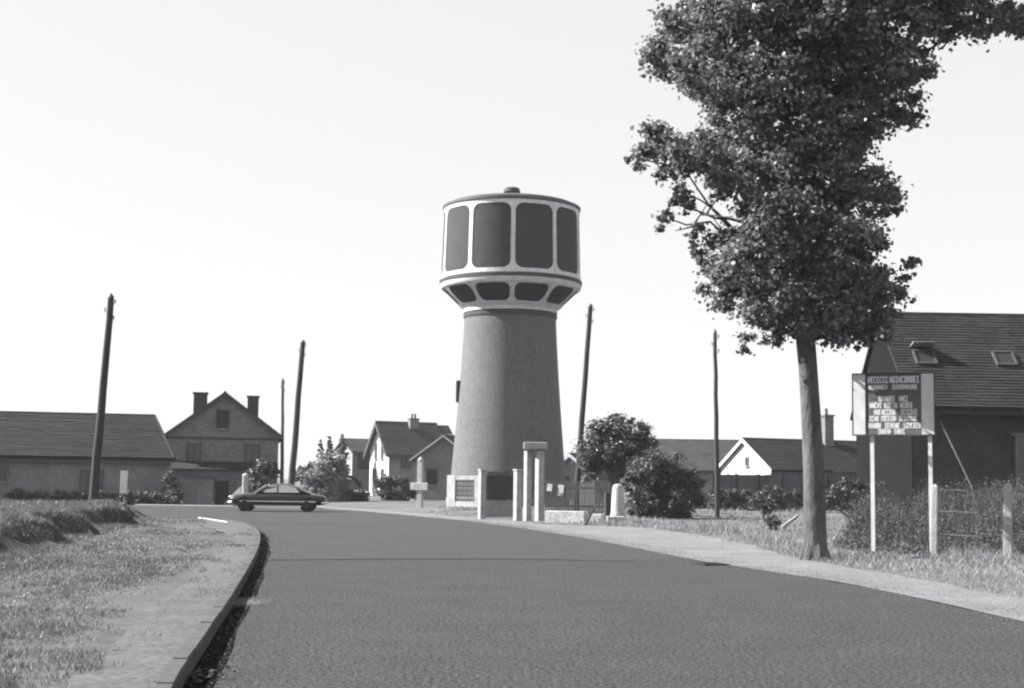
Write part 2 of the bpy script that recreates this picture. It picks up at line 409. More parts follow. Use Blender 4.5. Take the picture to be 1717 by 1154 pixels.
w *= .8; V, F = blades(pts, zz, h, w, 1.3)
setting(facemesh('grass', V, F, GRASS), 'short rough grass growing on the left lawn and bank', 'grass', 'stuff')

# right verge
GV = [(18, 4), G2(2000, 1040), G2(1717, 1006), G2(1560, 975), G2(1440, 955), G2(1330, 935), G2(1230, 908), G2(1100, 888), G2(1000, 882), G2(920, 880), G2(830, 872), G2(740, 864), G2(640, 856), (-14, 92)]
GV = [(x+random.uniform(-.08, .08), y) for x, y in curve(GV, .8)]
setting(tri_area([(x-.0, y) for x, y in REDGE]+list(reversed(GV)), 'gravel_verge', MT['gravel'], lambda x, y: .006+.012*wob(x*2, y*2)**2), 'pale gravel verge along the right edge of the road', 'verge')
_g = sorted((p[1], p[0]) for p in GV); GVY = [p[0] for p in _g]; GVX = [p[1] for p in _g]
def rz_(x, y):
    # distance right of the road direction
    e = x-float(np.interp(y, GVY, GVX)); k = sm(e/3)
    return .008+.10*k+.05*wob(x*.8, y*.8)*k + .35*sm((e-5)/6)*sm((60-y)/14)
RG = GV + [(-14, 140), (120, 140), (120, 4)]
gp = []
y = 6.0
while y < 96:
    x = -8.0
    while x < 40: gp.append((x+random.uniform(-.2, .2), y+random.uniform(-.2, .2))); x += .8
    y += .8
gp = np.array(gp); RGa = np.array(RG); gp = gp[inside(gp, RGa)]
setting(tri_area(RG, 'meadow', MT['dryearth'], rz_, [tuple(p) for p in gp]), 'dry rough grass ground between the road and the right hand houses', 'ground')
pts = []
for (y0, y1, n) in ((14, 25, 40000), (25, 36, 60000), (36, 55, 60000), (55, 92, 40000)):
    q = vis(scatter(None, n, -4, y1*.42, y0, y1)); pts.append(q[inside(q, RGa)])
q = vis(scatter(None, 70000, -2, 18, 12, 60)); q = q[inside(q, np.array(REDGE+list(reversed(GV))))]; pts.append(q[(clumpn(q[:, 0]*1.6, q[:, 1]) > .2+1.7*RNG.uniform(0, 1, len(q))) & (q[:, 0] > np.interp(q[:, 1], GVY, GVX)-1.1*RNG.uniform(0, 1, len(q))**1.5)])
pts = np.concatenate(pts); c = clumpn(pts[:, 0]*.8, pts[:, 1]*.6)
keep = RNG.uniform(-2.6, 2.2, len(pts)) < c+1.2; pts = pts[keep]; c = c[keep]
zz = np.array([rz_(x, y) for x, y in pts]); dd = pts[:, 1]
h = (.045+.05*np.clip(c+.8, 0, 3)/1.5+.12*np.clip(c-1.2, 0, 1.5)*(pts[:, 1] > 24))*RNG.uniform(.5, 1.5, len(pts)); w = (.007+.0007*dd)*.75
V, F = blades(pts, zz, h, w, 1.2)
setting(facemesh('dry_grass', V, F, DRYG), 'pale dry grass growing on the right verge and meadow', 'grass', 'stuff')

# loose stones along both edges of the road
def stones(xy, z, r):
    n_ = len(xy); o8 = np.array([(1, 0, 0), (-1, 0, 0), (0, 1, 0), (0, -1, 0), (0, 0, .7), (0, 0, -.7)])
    V_ = (o8[None]*RNG.uniform(.6, 1.3, (n_, 6, 1))*r[:, None, None]+np.column_stack([xy, z])[:, None]).reshape(-1, 3)
    f8 = np.array([(0, 2, 4), (2, 1, 4), (1, 3, 4), (3, 0, 4), (2, 0, 5), (1, 2, 5), (3, 1, 5), (0, 3, 5)])
    return V_, (f8[None]+np.arange(n_)[:, None, None]*6).reshape(-1, 3)
re_ = np.array([p for p in REDGE if 12 < p[1] < 60]); k_ = RNG.integers(0, len(re_)-1, 9000); t__ = RNG.uniform(0, 1, (9000, 1))
sp1 = re_[k_]*(1-t__)+re_[k_+1]*t__; sp1[:, 0] += RNG.normal(.25, .38, 9000)
kb_ = np.array([p for p in KERB if 9 < p[1] < 47 and p[0] > -9.5]); k_ = RNG.integers(0, len(kb_)-1, 2600); t__ = RNG.uniform(0, 1, (2600, 1))
sp2 = kb_[k_]*(1-t__)+kb_[k_+1]*t__; sp2[:, 0] += np.abs(RNG.normal(0, .2, 2600))+.02
sc_ = G(410, 1012); spill = np.column_stack([RNG.normal(sc_.x+.05, .16, 1500), RNG.normal(sc_.y, .3, 1500)]); spill = spill[~inside(spill, np.array(KERB+list(reversed(KB))))]
al = np.concatenate([sp1, sp2, spill]); zz_ = np.full(len(al), .012)
V, F = stones(al, zz_, RNG.uniform(.003, .009, len(al))*(1+al[:, 1]*.012))
setting(facemesh('loose_stones', V, F, MT['gravel']), 'loose small stones scattered along the road edges', 'stones', 'stuff')
lt_ = G(340, 1138); lp = np.column_stack([RNG.normal(lt_.x, .09, 120), RNG.normal(lt_.y, .22, 120), RNG.uniform(.014, .04, 120)])
V, F = leaf_faces(lp, unit(120)+np.array([0, 0, 1.5]), .05)
setting(facemesh('leaf_litter', V, F, MT['dark']), 'dark leaf litter lying in the gutter at the bottom edge', 'leaves', 'stuff')

# white strips: sun on the far kerb and glint at the bend painted in
def strip(name, p, q, w, h, m, label, cat):
    p, q = Vector((*p, 0)), Vector((*q, 0)); d = q-p; o = tag(MB().box((0, 0, h/2-.01), (d.length, w, h)).build(name, m, bevel=.01), label, cat)
    o.location = (p+q)/2; o.rotation_euler = (0, 0, atan2(d.y, d.x)); return o
strip('sunlit_kerb', G2(228, 848.5), G2(392, 851), .35, .10, MT['white'], 'long kerb strip coloured white for sunlight on the far side of the road bend', 'kerb')
strip('kerb_glint', (-11.35, 52.3), (-9.3, 47.2), .03, .18, MT['white'], 'short white strip painting in a kerb glint at the bend of the left footpath', 'kerb')

# ------------------------------------------------------------------ buildings
def window(parent, x, y, z, w, h, face='front', fm='whiteold', name='window', pane='glass'):
    def B(cx, cz, a, b, t, off):
        if face == 'front': return ((x+cx, y-off, z+cz), (a, t, b))
        return ((x-off, y+cx, z+cz), (t, a, b))
    f = MB(); e = .09
    f.box(*B(0, h/2, w, e, .1, .03)); f.box(*B(0, -h/2, w, e, .1, .03)); f.box(*B(-w/2+e/2, 0, e, h-e, .1, .03)); f.box(*B(w/2-e/2, 0, e, h-e, .1, .03))
    f.box(*B(0, 0, .05, h-e, .06, .03))
    fo = f.build(name, MT[fm], parent)
    MB().box(*B(0, 0, w-2*e+.02, h-e, .04, .012)).build('pane', MT[pane], fo)
    MB().box(*B(0, -h/2-.08, w+.15, .07, .2, .06)).build('sill', MT['concgrey'], fo)
    return fo
def house(root, Ln, Wd, eave, ridge, wm, rm, oh=.3, og=.25, hipL=0, hipR=0, endm=None, th=.16, courses=.2):
    poly = [(-Wd/2, -.1), (Wd/2, -.1), (Wd/2, eave), (0, ridge-.12), (-Wd/2, eave)]
    hx0, hx1 = Ln/2, Ln/2
    w = MB()
    if hipL or hipR:
        w.box((0, 0, (eave-.1)/2), (Ln, Wd, eave+.1))
        if not hipL: w.prism([(-Wd/2, eave), (Wd/2, eave), (0, ridge-.12)], -Ln/2, -Ln/2+.3, 'x')
        if not hipR: w.prism([(-Wd/2, eave), (Wd/2, eave), (0, ridge-.12)], Ln/2-.3, Ln/2, 'x')
    else: w.prism(poly, -Ln/2, Ln/2, 'x')
    wall = w.build('wall', MT[wm], root)
    s = (ridge-eave)/(Wd/2); ye = Wd/2+oh; ze = eave-s*oh+.06; zr = ridge+.06; xe = Ln/2+og
    T = [(-xe, -ye, ze), (xe, -ye, ze), (xe, ye, ze), (-xe, ye, ze), (-xe+hipL, 0, zr), (xe-hipR, 0, zr)]
    # gently sagging roof: subdivide each slope
    V = T+[(a, b, c-th) for a, b, c in T]; F = [(0, 1, 5, 4), (2, 3, 4, 5)]; bd = [(0, 1)]
    if hipR: F.append((1, 2, 5)); bd += [(1, 2)]
    else: bd += [(1, 5), (5, 2)]
    bd += [(2, 3)]
    if hipL: F.append((3, 0, 4)); bd += [(3, 0)]
    else: bd += [(3, 4), (4, 0)]
    F = F+[tuple(i+6 for i in reversed(f)) for f in F]+[(b, a, a+6, b+6) for a, b in bd]
    r = MB(); r.add(V, F)
    if courses:
        nr = max(6, int(sqrt(ye*ye+(zr-ze)**2)/courses)); sl_ = (zr-ze)/ye; nz_ = 1/sqrt(1+sl_*sl_); wx = [random.uniform(-1, 1) for _ in range(64)]
        for i in range(nr):
            t0_, t1_ = i/nr, (i+1.12)/nr; t1_ = min(t1_, 1)
            x0_, x1_ = -xe+hipL*t0_+.02, xe-hipR*t0_-.02; nseg = max(3, int((x1_-x0_)/.62))
            for k in range(nseg):
                a_, b_ = x0_+(x1_-x0_)*k/nseg, x0_+(x1_-x0_)*(k+1)/nseg
                if hipL or hipR: a_, b_ = max(a_, -xe+hipL*t1_+.01), min(b_, xe-hipR*t1_-.01)
                if b_-a_ < .1: continue
                u_ = .03+.022*random.random()+.014*(wx[int(k/3) % 64]+wx[(i*7) % 64])*.5; u2 = .012+.008*random.random()
                p_ = [(a_, -ye+ye*t0_-.03, ze+(zr-ze)*t0_+u_), (b_, -ye+ye*t0_-.03, ze+(zr-ze)*t0_+u_+random.uniform(-.008, .008)), (b_, -ye+ye*t1_, ze+(zr-ze)*t1_+u2), (a_, -ye+ye*t1_, ze+(zr-ze)*t1_+u2)]
                q_ = [(p_[1][0], p_[1][1], p_[1][2]-u_), (p_[0][0], p_[0][1], p_[0][2]-u_)]
                r.add(p_+q_, [(0, 1, 2, 3), (0, 5, 4, 1)])
    r.tube([(-xe+hipL, 0, zr-.02), (xe-hipR, 0, zr-.02)], .1, 8)
    if hipR:
        r.tube([(xe-hipR, 0, zr), (xe, -ye, ze)], .08, 6); r.tube([(xe-hipR, 0, zr), (xe, ye, ze)], .08, 6)
    if hipL:
        r.tube([(-xe+hipL, 0, zr), (-xe, -ye, ze)], .08, 6); r.tube([(-xe+hipL, 0, zr), (-xe, ye, ze)], .08, 6)
    roof = r.build('roof', MT[rm], root)
    if endm:
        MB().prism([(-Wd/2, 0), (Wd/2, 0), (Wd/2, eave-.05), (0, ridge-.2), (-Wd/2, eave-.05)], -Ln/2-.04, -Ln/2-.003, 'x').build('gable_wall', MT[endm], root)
    return wall, roof
def bargeboard(root, Ln, Wd, eave, ridge, m, side=-1, oh=.3, og=.25, wd=.22):
    s = (ridge-eave)/(Wd/2); x = side*(Ln/2+og+.03)
    for d in (-1, 1):
        p = [(d*(Wd/2+oh), eave-s*oh+.08), (0, ridge+.08), (0, ridge+.08-wd*1.25), (d*(Wd/2+oh), eave-s*oh+.08-wd*1.25)]
        MB().prism(p, x-.025, x+.025, 'x').build('bargeboard', MT[m], root)
def chimney(roof, x, y, z0, z1, w, d, m='brick', pots=1):
    c = MB().box((x, y, (z0+z1)/2), (w, d, z1-z0)); c.box((x, y, z1+.05), (w+.14, d+.14, .12))
    co = c.build('chimney', MT[m], roof)
    for k in range(pots):
        MB().lathe([(.11, 0), (.12, .08), (.095, .14), (.10, .4), (.125, .45)], 10, c=(x+(k-(pots-1)/2)*.32, y, z1+.11)).build('chimney_pot', MT['darktrim'], co)
    return co

# long low barn on the far left
Y = 84; zr, ze = ZY(250, 703, Y+4), ZY(280, 764, Y)
xr = PX(284, Y); Lb = 26
t = thing('barn', 'long low barn with grey hipped tile roof at the left edge', 'barn', (xr-Lb/2*cos(radians(13))-4*sin(radians(13)), Y+4*cos(radians(13))-Lb/2*sin(radians(13)), 0), radians(13))
wl, rf = house(t, Lb, 8, ze, zr+.15, 'wallgrey', 'tile', hipR=1.3, oh=.35)
MB().box((0, -4.25, ze-.42), (Lb, .14, .12)).build('gutter', MT['zinc'], t)
for k in (3.5, -2.5): window(t, k, -4, 1.7, 1.0, .9, fm='woodgrey')
d = MB().box((8.6, -4.05, 1.0), (1.3, .12, 2.0)).build('door', MT['woodgrey'], t); MB().box((9.05, -4.14, 1.0), (.05, .06, .16)).build('handle', MT['dark'], d)

# brick house with its gable to the road
Y = 100; sc = FPX/Y
cx = PX(378, Y); Wd = 182/sc; ez, rz = ZY(378, 727, Y), ZY(380, 659, Y)
t = thing('brick_house', 'tall dark brick house, gable to the road, two chimneys', 'house', (cx-1.2, Y+5, 0), radians(90+11))
wl, rf = house(t, 10, Wd, ez, rz, 'brick', 'tile', oh=.35, og=.3)
bargeboard(t, 10, Wd, ez, rz, 'darktrim', -1, .35, .3)
MB().box((-5.03, 0, ez-.35), (.09, Wd+.02, .14)).build('string_course', MT['darktrim'], t)
window(t, -5, .1, ZY(380, 703, Y), .95, 1.25, 'side', fm='darktrim', pane='dark')
for q in (-2.0, 2.0): window(t, -5, q, 3.2, 1.0, 1.5, 'side', fm='darktrim')
zt = ZY(340, 656, Y)
chimney(rf, -2.9, 1.72, rz-1.6, zt-.1, .9, .95, 'darktrim', 0); chimney(rf, -1.9, -2.0, rz-1.7, zt-.2, .7, .8, 'darktrim', 0)
lt = MB(); lt.add([(-5.0, -Wd/2, 2.75), (-5.0, Wd/2, 2.75), (-6.6, Wd/2, 2.2), (-6.6, -Wd/2, 2.2), (-5.0, -Wd/2, 2.65), (-5.0, Wd/2, 2.65), (-6.6, Wd/2, 2.1), (-6.6, -Wd/2, 2.1)],
       [(0, 1, 2, 3), (7, 6, 5, 4), (0, 3, 7, 4), (1, 0, 4, 5), (2, 1, 5, 6), (3, 2, 6, 7)])
lt.build('porch_roof', MT['tileold'], t)
MB().box((-6.3, 0, 1.05), (.2, Wd-.2, 2.1)).build('porch_wall', MT['bricklow'], t)

# grey outbuilding near the cypresses
Y = 158
t = thing('outbuilding', 'small grey building with one dark window left of the villa', 'house', (PX(596, Y)+.4, Y+3, 0), radians(30))
ez, rz = ZY(595, 756, Y), ZY(595, 741, Y)
wl, rf = house(t, 4.6, 5, ez, rz+.3, 'bricklow', 'tilepale', endm='wallpale', oh=.3)
window(t, -.9, -2.5, ZY(590, 775, Y), 1.6, 1.6, fm='darktrim', pane='dark')

# villa with white gable
Y = 140; sc = FPX/Y
ez, rz = ZY(670, 754, Y), ZY(670, 708, Y)
t = thing('villa', 'villa with white gable end, two tall windows and pale roof', 'house', (PX(672, Y)+.3, Y+2, 0), radians(27))
wl, rf = house(t, 5.6, 5.0, ez, rz, 'wallgrey', 'tilepale', endm='white', oh=.55, og=.5, hipL=0)
bargeboard(t, 5.6, 5.0, ez, rz, 'darktrim', -1, .55, .5, .4)
MB().box((0, -3.02, ez-.7), (6.4, .1, .24)).build('fascia', MT['darktrim'], t)
for q in (-.85, .85): window(t, -2.85, q, ez-.15, .55, 1.5, 'side', fm='woodgrey', pane='dark')
for q in (-1.0, 1.0): window(t, -2.85, q, 1.9, .7, 1.5, 'side', fm='woodgrey', pane='dark')
window(t, -1.0, -2.5, 3.4, 1.1, 1.3, fm='woodgrey')
chimney(rf, .55, -.5, rz-.6, rz+.35, .95, .6, pots=2)
# rear wing of the villa
w2 = MB().box((3.75, .3, ez/2), (1.9, 5.0, ez)).build('wing_wall', MT['wallgrey'], t)
s_ = MB(); s_.add([(2.9, -2.7, ez-.3), (5.0, -2.7, ez-.3), (4.6, 0, rz-.1), (2.9, 0, rz-.1), (5.0, 3.2, ez-.3), (2.9, 3.2, ez-.3)], [(0, 1, 2, 3), (3, 2, 4, 5), (1, 4, 2), (0, 3, 5), (0, 5, 4, 1)])
wr = s_.build('wing_roof', MT['tilepale'], t)
dm = MB().box((3.9, -1.75, ez+1.0), (1.1, 1.3, .9)).build('dormer', MT['wallgrey'], wr)
MB().box((3.9, -2.42, ez+1.0), (.8, .06, .6)).build('pane', MT['dark'], dm)
dr = MB().box((3.9, -1.85, ez+1.5), (1.3, 1.6, .1), tilt=(radians(10), 0, 0)).build('dormer_roof', MT['tilepale'], dm)

# gabled house just left of the tower
Y = 112; sc = FPX/Y
ez, rz = ZY(700, 766, Y), ZY(747, 731, Y)
Wd = 96/sc
t = thing('gabled_house', 'grey house with white bargeboards half hidden behind the tower', 'house', (PX(752, Y)+.2, Y+4, 0), radians(90-9))
wl, rf = house(t, 8, Wd, ez, rz, 'wallgrey', 'tile', oh=.4, og=.3)
bargeboard(t, 8, Wd, ez, rz, 'whiteold', -1, .4, .3, .14)
MB().box((0, Wd/2+.03, ez/2-.15), (7.9, .05, ez-.4)).build('side_wall', MT['wallpale'], t)
window(t, -4, .9, 1.9, .9, 1.2, 'side', fm='darktrim')

# small cottage right of the tower with bargeboards
Y = 100; sc = FPX/Y
ez, rz = ZY(945, 795, Y), ZY(968, 762, Y)
t = thing('cottage', 'small cottage with white bargeboards behind the bushy tree', 'house', (PX(985, Y), Y+4, 0), radians(90-22))
wl, rf = house(t, 6, 3.6, ez, rz, 'wallpale', 'tilepale', oh=.35, og=.3)
bargeboard(t, 6, 3.6, ez, rz, 'white', -1, .35, .3, .2)
window(t, -3, .5, 1.5, .8, 1.0, 'side', fm='darktrim')

# pale long house behind
Y = 122; sc = FPX/Y
ez, rz = ZY(1170, 786, Y), ZY(1170, 737, Y)
t = thing('long_house', 'long house with pale roof behind the bushes and thin pole', 'house', (PX(1165, Y), Y+4, 0), 0)
wl, rf = house(t, 200/sc, 8, ez, rz, 'wallgrey', 'tilepale', oh=.4)
window(t, 2.0, -4, 1.6, 1.0, 1.2); window(t, -1.5, -4, 1.6, 1.0, 1.2)

# bungalow with sunlit white gable
Y = 100; sc = FPX/Y; r = radians(24); Wd = 6.2
ez, rz = ZY(1290, 783, Y), ZY(1243, 737, Y)
g = Vector((PX(1250, Y), Y, 0)); Lb = 13.0; ax = Vector((cos(r), sin(r), 0))
t = thing('bungalow', 'bungalow with sunlit white gable and long dark roof behind the tree trunk', 'house', g+ax*(Lb/2), r)
wl, rf = house(t, Lb, Wd, ez, rz, 'wallgrey', 'tile', endm='white', oh=.45, og=.25)
bargeboard(t, Lb, Wd, ez, rz, 'white', -1, .45, .25, .2)
window(t, -Lb/2-.04, -.3, ez+.35, .4, .55, 'side', fm='woodgrey', pane='dark')
for q in (-3.0, 1.5, 4.5): window(t, q, -Wd/2, 1.5, 1.1, 1.2)
chimney(rf, .2, -.3, rz-.8, ZY(1380, 700, 104), .75, .7, 'brick', 1)

# small gable with white bargeboard by the big barn
Y = 84
t = thing('shed_house', 'low house with one white bargeboard seen below the notice board', 'house', (PX(1482, Y), Y+3, 0), radians(90+6))
ez, rz = ZY(1505, 791, Y), ZY(1478, 764, Y)
wl, rf = house(t, 6, 2.5, ez, rz, 'wallgrey', 'tilepale', oh=.1, og=.2); bargeboard(t, 6, 2.5, ez, rz, 'conc', -1, .1, .2, .13)

# big dark barn on the right
Y = 60; sc = FPX/Y; r = radians(1)
ez, rz = ZY(1560, 668, Y), ZY(1500, 528, Y+4.5)
xl = 16.55; Lb = 22; ax = Vector((cos(r), sin(r), 0))
t = thing('big_barn', 'big dark barn with large mossy tile roof at the right edge', 'barn', Vector((xl+.3, Y+4.5, 0))+ax*(Lb/2), r)
wl, rf = house(t, Lb, 9, ez, rz, 'tarboard', 'tileold', oh=.5, og=.2, endm='pitch')
MB().box((0, -5.02, ez-.62), (Lb+.4, .12, .14)).build('gutter', MT['dark'], t)
s = (rz-ez)/4.5; a = atan2(rz-ez, 4.5)
def skylight(px, py, op):
    q = P(px, py, Y+1.8); lx = (q-t.location).dot(ax); ly = -2.6; lz_ = rz+.06+s*ly
    f = MB()
    for dx, dy, w_, h_ in ((-.42, 0, .08, .9), (.42, 0, .08, .9), (0, .45, .92, .08), (0, -.45, .92, .08)):
        f.box((lx+dx, ly+dy*cos(a), lz_+dy*sin(a)+.12), (w_, h_, .14), tilt=(a, 0, 0))
    fo = f.build('skylight', MT['darktrim'], rf)
    MB().box((lx, ly, lz_+.12), (.78, .84, .03), tilt=(a, 0, 0)).build('pane', MT['dark'], fo)
    if op: MB().box((lx, ly+.3, lz_+.72), (.95, .95, .05), tilt=(a-radians(52), 0, radians(-6))).build('flap', MT['concgrey'], fo)
skylight(1552, 594, True); skylight(1687, 597, False)
dd_ = MB().box((-5.4, -4.56, 1.9), (2.6, .12, 3.8)); dd_.box((-5.4, -4.6, 3.86), (3.0, .14, .12)); dd_.build('barn_door', MT['woodgrey'], t)
dd_ = MB().box((2.2, -4.56, 1.6), (1.5, .12, 3.2)); dd_.build('barn_door', MT['wood'], t)
MB().tube([(-9.9, -4.8, ez-1.0), (-8.9, -5.5, 1.7), (-8.5, -5.7, .1)], .04, 8).build('prop', MT['woodgrey'], t)
for k in range(-10, 11, 2): MB().box((k*1.05, -4.75, ez-.5), (.12, .5, .16)).build('rafter_end', MT['wood'], t)

# ------------------------------------------------------------------ water tower
YT = 91.0; sc = FPX/YT
tx = PX(852, YT)
T = thing('water_tower', 'tall round water tower with white ribbed tank and grey shaft', 'water tower', (tx, YT, 0), 0)
z_shaft = ZY(855, 528, YT); z_c0 = ZY(855, 521, YT); z_c1 = ZY(855, 487, YT); z_t0 = ZY(855, 472, YT); z_t1 = ZY(855, 352, YT)
R0, R1, RC0, RC1, RT0, RT1 = 100/sc, 77/sc, 79/sc, 116/sc, 118.5/sc, 115/sc
prof = []
for i in range(25):
    t_ = i/24; prof.append((R1+(R0-R1)*((1-t_)**1.25), t_*z_shaft))
MB().lathe([(prof[0][0]+.02, -.2)]+prof, 96).build('shaft', MT['render'], T, True)
MB().lathe([(R0+.02, -.2), (R0+.14, -.19), (R0+.12, .55), (R0-.02, .62)], 96, False).build('plinth', MT['concgrey'], T, True)
MB().lathe([(R1-.1, z_shaft-.3), (R1+.07, z_shaft-.27), (R1+.09, z_shaft-.1), (R1+.04, z_shaft-.06), (R1+.06, z_shaft+.02), (R1-.1, z_shaft+.03)], 96, False).build('neck_ring', MT['darktrim'], T, True)
NB = 10; DA = 2*pi/NB; A0 = -pi/2+radians(1.5)     # rib nearest the camera
def bays(rf, z0, z1, mx, mz0, mz1, rc, dep, fname, pname, fm, pm):
    """white frame with ten round-cornered openings, each with its own recessed panel; rf(z) is the outer radius"""
    fr = MB()
    for b in range(NB):
        am = A0+DA*(b+.5)
        H = DA/2; rmid = rf((z0+z1)/2); iw = H-mx/rmid; b0, b1 = z0+mz0, z1-mz1
        cz = (b0+b1)/2; hh = (b1-b0)/2; wm = iw*rmid
        inner, outer = [], []
        pts = []
        nx, nz = 10, 10
        def cornerarc(cx_, cz_, a0): return [(cx_+rc*cos(a0+k*pi/12), cz_+rc*sin(a0+k*pi/12)) for k in range(7)]
        arc = cornerarc(wm-rc, hh-rc, 0)
        arc += [(wm-rc-(2*(wm-rc))*k/nx, hh) for k in range(1, nx)]
        arc += cornerarc(-wm+rc, hh-rc, pi/2)
        arc += [(-wm, hh-rc-2*(hh-rc)*k/nz) for k in range(1, nz)]
        arc += cornerarc(-wm+rc, -hh+rc, pi)
        arc += [(-wm+rc+2*(wm-rc)*k/nx, -hh) for k in range(1, nx)]
        arc += cornerarc(wm-rc, -hh+rc, 3*pi/2)
        arc += [(wm, -hh+rc+2*(hh-rc)*k/nz) for k in range(1, nz)]
        OW = H*rmid
        for (u, v) in arc:
            inner.append((u, v))
            # push outwards onto the bay rectangle
            fu = u/(wm) ; fv = v/hh
            if abs(abs(fu)-1) < 1e-6 and abs(v) <= hh-rc+1e-6: ou, ov = OW*np.sign(u), v
            elif abs(abs(fv)-1) < 1e-6 and abs(u) <= wm-rc+1e-6: ou, ov = u, None
            else:
                du, dv = abs(u)-(wm-rc), abs(v)-(hh-rc)
                if du >= dv: ou, ov = OW*np.sign(u), np.sign(v)*((hh-rc)+rc*(dv/max(du, 1e-9)))
                else: ou, ov = np.sign(u)*((wm-rc)+rc*(du/max(dv, 1e-9))), None
                if abs(du-dv) < 1e-6: ou, ov = OW*np.sign(u), None
            outer.append((ou, ov, v))
        V = []; n = len(arc)
        def pt(u, z, dr): rr = rf(z)+dr; a = am+u/rmid; return (rr*cos(a), rr*sin(a), z)
        for (u, v) in inner: V.append(pt(u, cz+v, 0))
        for (ou, ov, v) in outer: V.append(pt(ou, (z1 if v > 0 else z0) if ov is None else cz+ov, 0))
        for (u, v) in inner: V.append(pt(u, cz+v, -dep))
        F = []
        for i in range(n):
            j = (i+1) % n; F.append((i, j, n+j, n+i)); F.append((j, i, 2*n+i, 2*n+j))
        fr.add(V, F)
        # panel: grid clipped to the rounded opening, slightly larger and behind
        pv = [pt(u*1.0, cz+v, -dep*.96) for u, v in arc]
        mid = [pt(u*.5, cz+v*.8, -dep*.96) for u, v in arc]; ctr = [pt(0, cz+v*.6, -dep*.96) for u, v in arc]
        rows = 9; PM = MB(); gv = []
        # rows of points across the opening
        def half(v):
            if abs(v) <= hh-rc: return wm
            return wm-rc+sqrt(max(0, rc*rc-(abs(v)-(hh-rc))**2))
        vs_ = [-hh, -hh+rc*.15, -hh+rc*.5, -hh+rc, 0, hh-rc, hh-rc*.5, hh-rc*.15, hh]
        for v in vs_:
            for k in range(11): gv.append(pt(half(v)*(k/5-1)*1.01, cz+v, -dep*.95))
        PM.add(gv, [(r_*11+k, r_*11+k+1, (r_+1)*11+k+1, (r_+1)*11+k) for r_ in range(len(vs_)-1) for k in range(10)])
        PM.build(pname, MT[pm], T, True, fix=False)
    o = fr.build(fname, MT[fm], T, True, fix=False)
    bm = bmesh.new(); bm.from_mesh(o.data); bmesh.ops.remove_doubles(bm, verts=bm.verts, dist=.003); bmesh.ops.recalc_face_normals(bm, faces=bm.faces); bm.to_mesh(o.data); bm.free()
    return o
def rtank(z): t_ = (z-z_t0)/(z_t1-z_t0); return RT0+(RT1-RT0)*t_
def rcone(z): t_ = (z-z_c0)/(z_c1-z_c0); return RC0+(RC1-RC0)*(t_**.92 if t_ > 0 else 0)
bays(rtank, z_t0, z_t1-.12, .135, .25, .24, .5, .035, 'tank_frame', 'tank_panel', 'white', 'panel')
bays(rcone, z_c0+.02, z_c1, .14, .24, .06, .36, .06, 'cone_frame', 'cone_panel', 'whiteold', 'panellow')
MB().lathe([(RC0-.25, z_c0-.25), (RC0+.02, z_c0-.22), (RC0+.02, z_c0+.02), (RC0-.25, z_c0+.02)], 96, False).build('cone_foot', MT['whiteold'], T, True)
MB().lathe([(RT0-.3, z_t0-.26), (RT0+.07, z_t0-.25), (RT0+.08, z_t0-.06), (RT0-.02, z_t0+.01), (RT0-.3, z_t0+.01)], 96, False).build('gallery_lip', MT['darktrim'], T, True)
MB().lathe([(RC1-.3, z_c1-.02), (RC1+.03, z_c1), (RT0+.02, z_c1+.12), (RT0+.02, z_t0-.25), (RT0-.3, z_t0-.25)], 96, False).build('cone_rim', MT['whiteold'], T, True)
MB().lathe([(RT1-.3, z_t1-.12), (RT1+.02, z_t1-.12), (RT1+.08, z_t1-.07), (RT1+.08, z_t1+.08), (RT1-.2, z_t1+.12)], 96, False).build('cornice', MT['zinc'], T, True)
zd = z_t1+.6
MB().lathe([(RT1-.1, z_t1+.05)]+[(RT1*cos(k*pi/18)-.15 if k < 9 else .02, z_t1+.12+(zd-z_t1-.1)*sin(k*pi/18)) for k in range(10)], 72).build('roof', MT['zinc'], T, True)
f = MB().lathe([(.42, -.7), (.42, .18), (.5, .2), (.55, .27), (.5, .5), (.4, .56), (.02, .57)], 16, c=(0, 0, zd+.28)); f.build('roof_hatch', MT['darktrim'], T, True)
# window box on the left flank
wz = ZY(765, 657, YT); ww = MB()
aw = radians(180+4); rw = R1+(R0-R1)*((1-wz/z_shaft)**1.25)
wo = MB().box((rw*cos(aw), rw*sin(aw), wz), (.36, .9, 1.35), rz=aw).build('window', MT['darktrim'], T)
MB().box(((rw+.19)*cos(aw), (rw+.19)*sin(aw), wz), (.02, .7, 1.1), rz=aw).build('pane', MT['glass'], wo)
ad = radians(-100); 
do = MB().box(((R0-.15)*cos(ad), (R0-.15)*sin(ad), 1.1), (.6, 1.2, 2.2), rz=ad).build('door', MT['darktrim'], T)

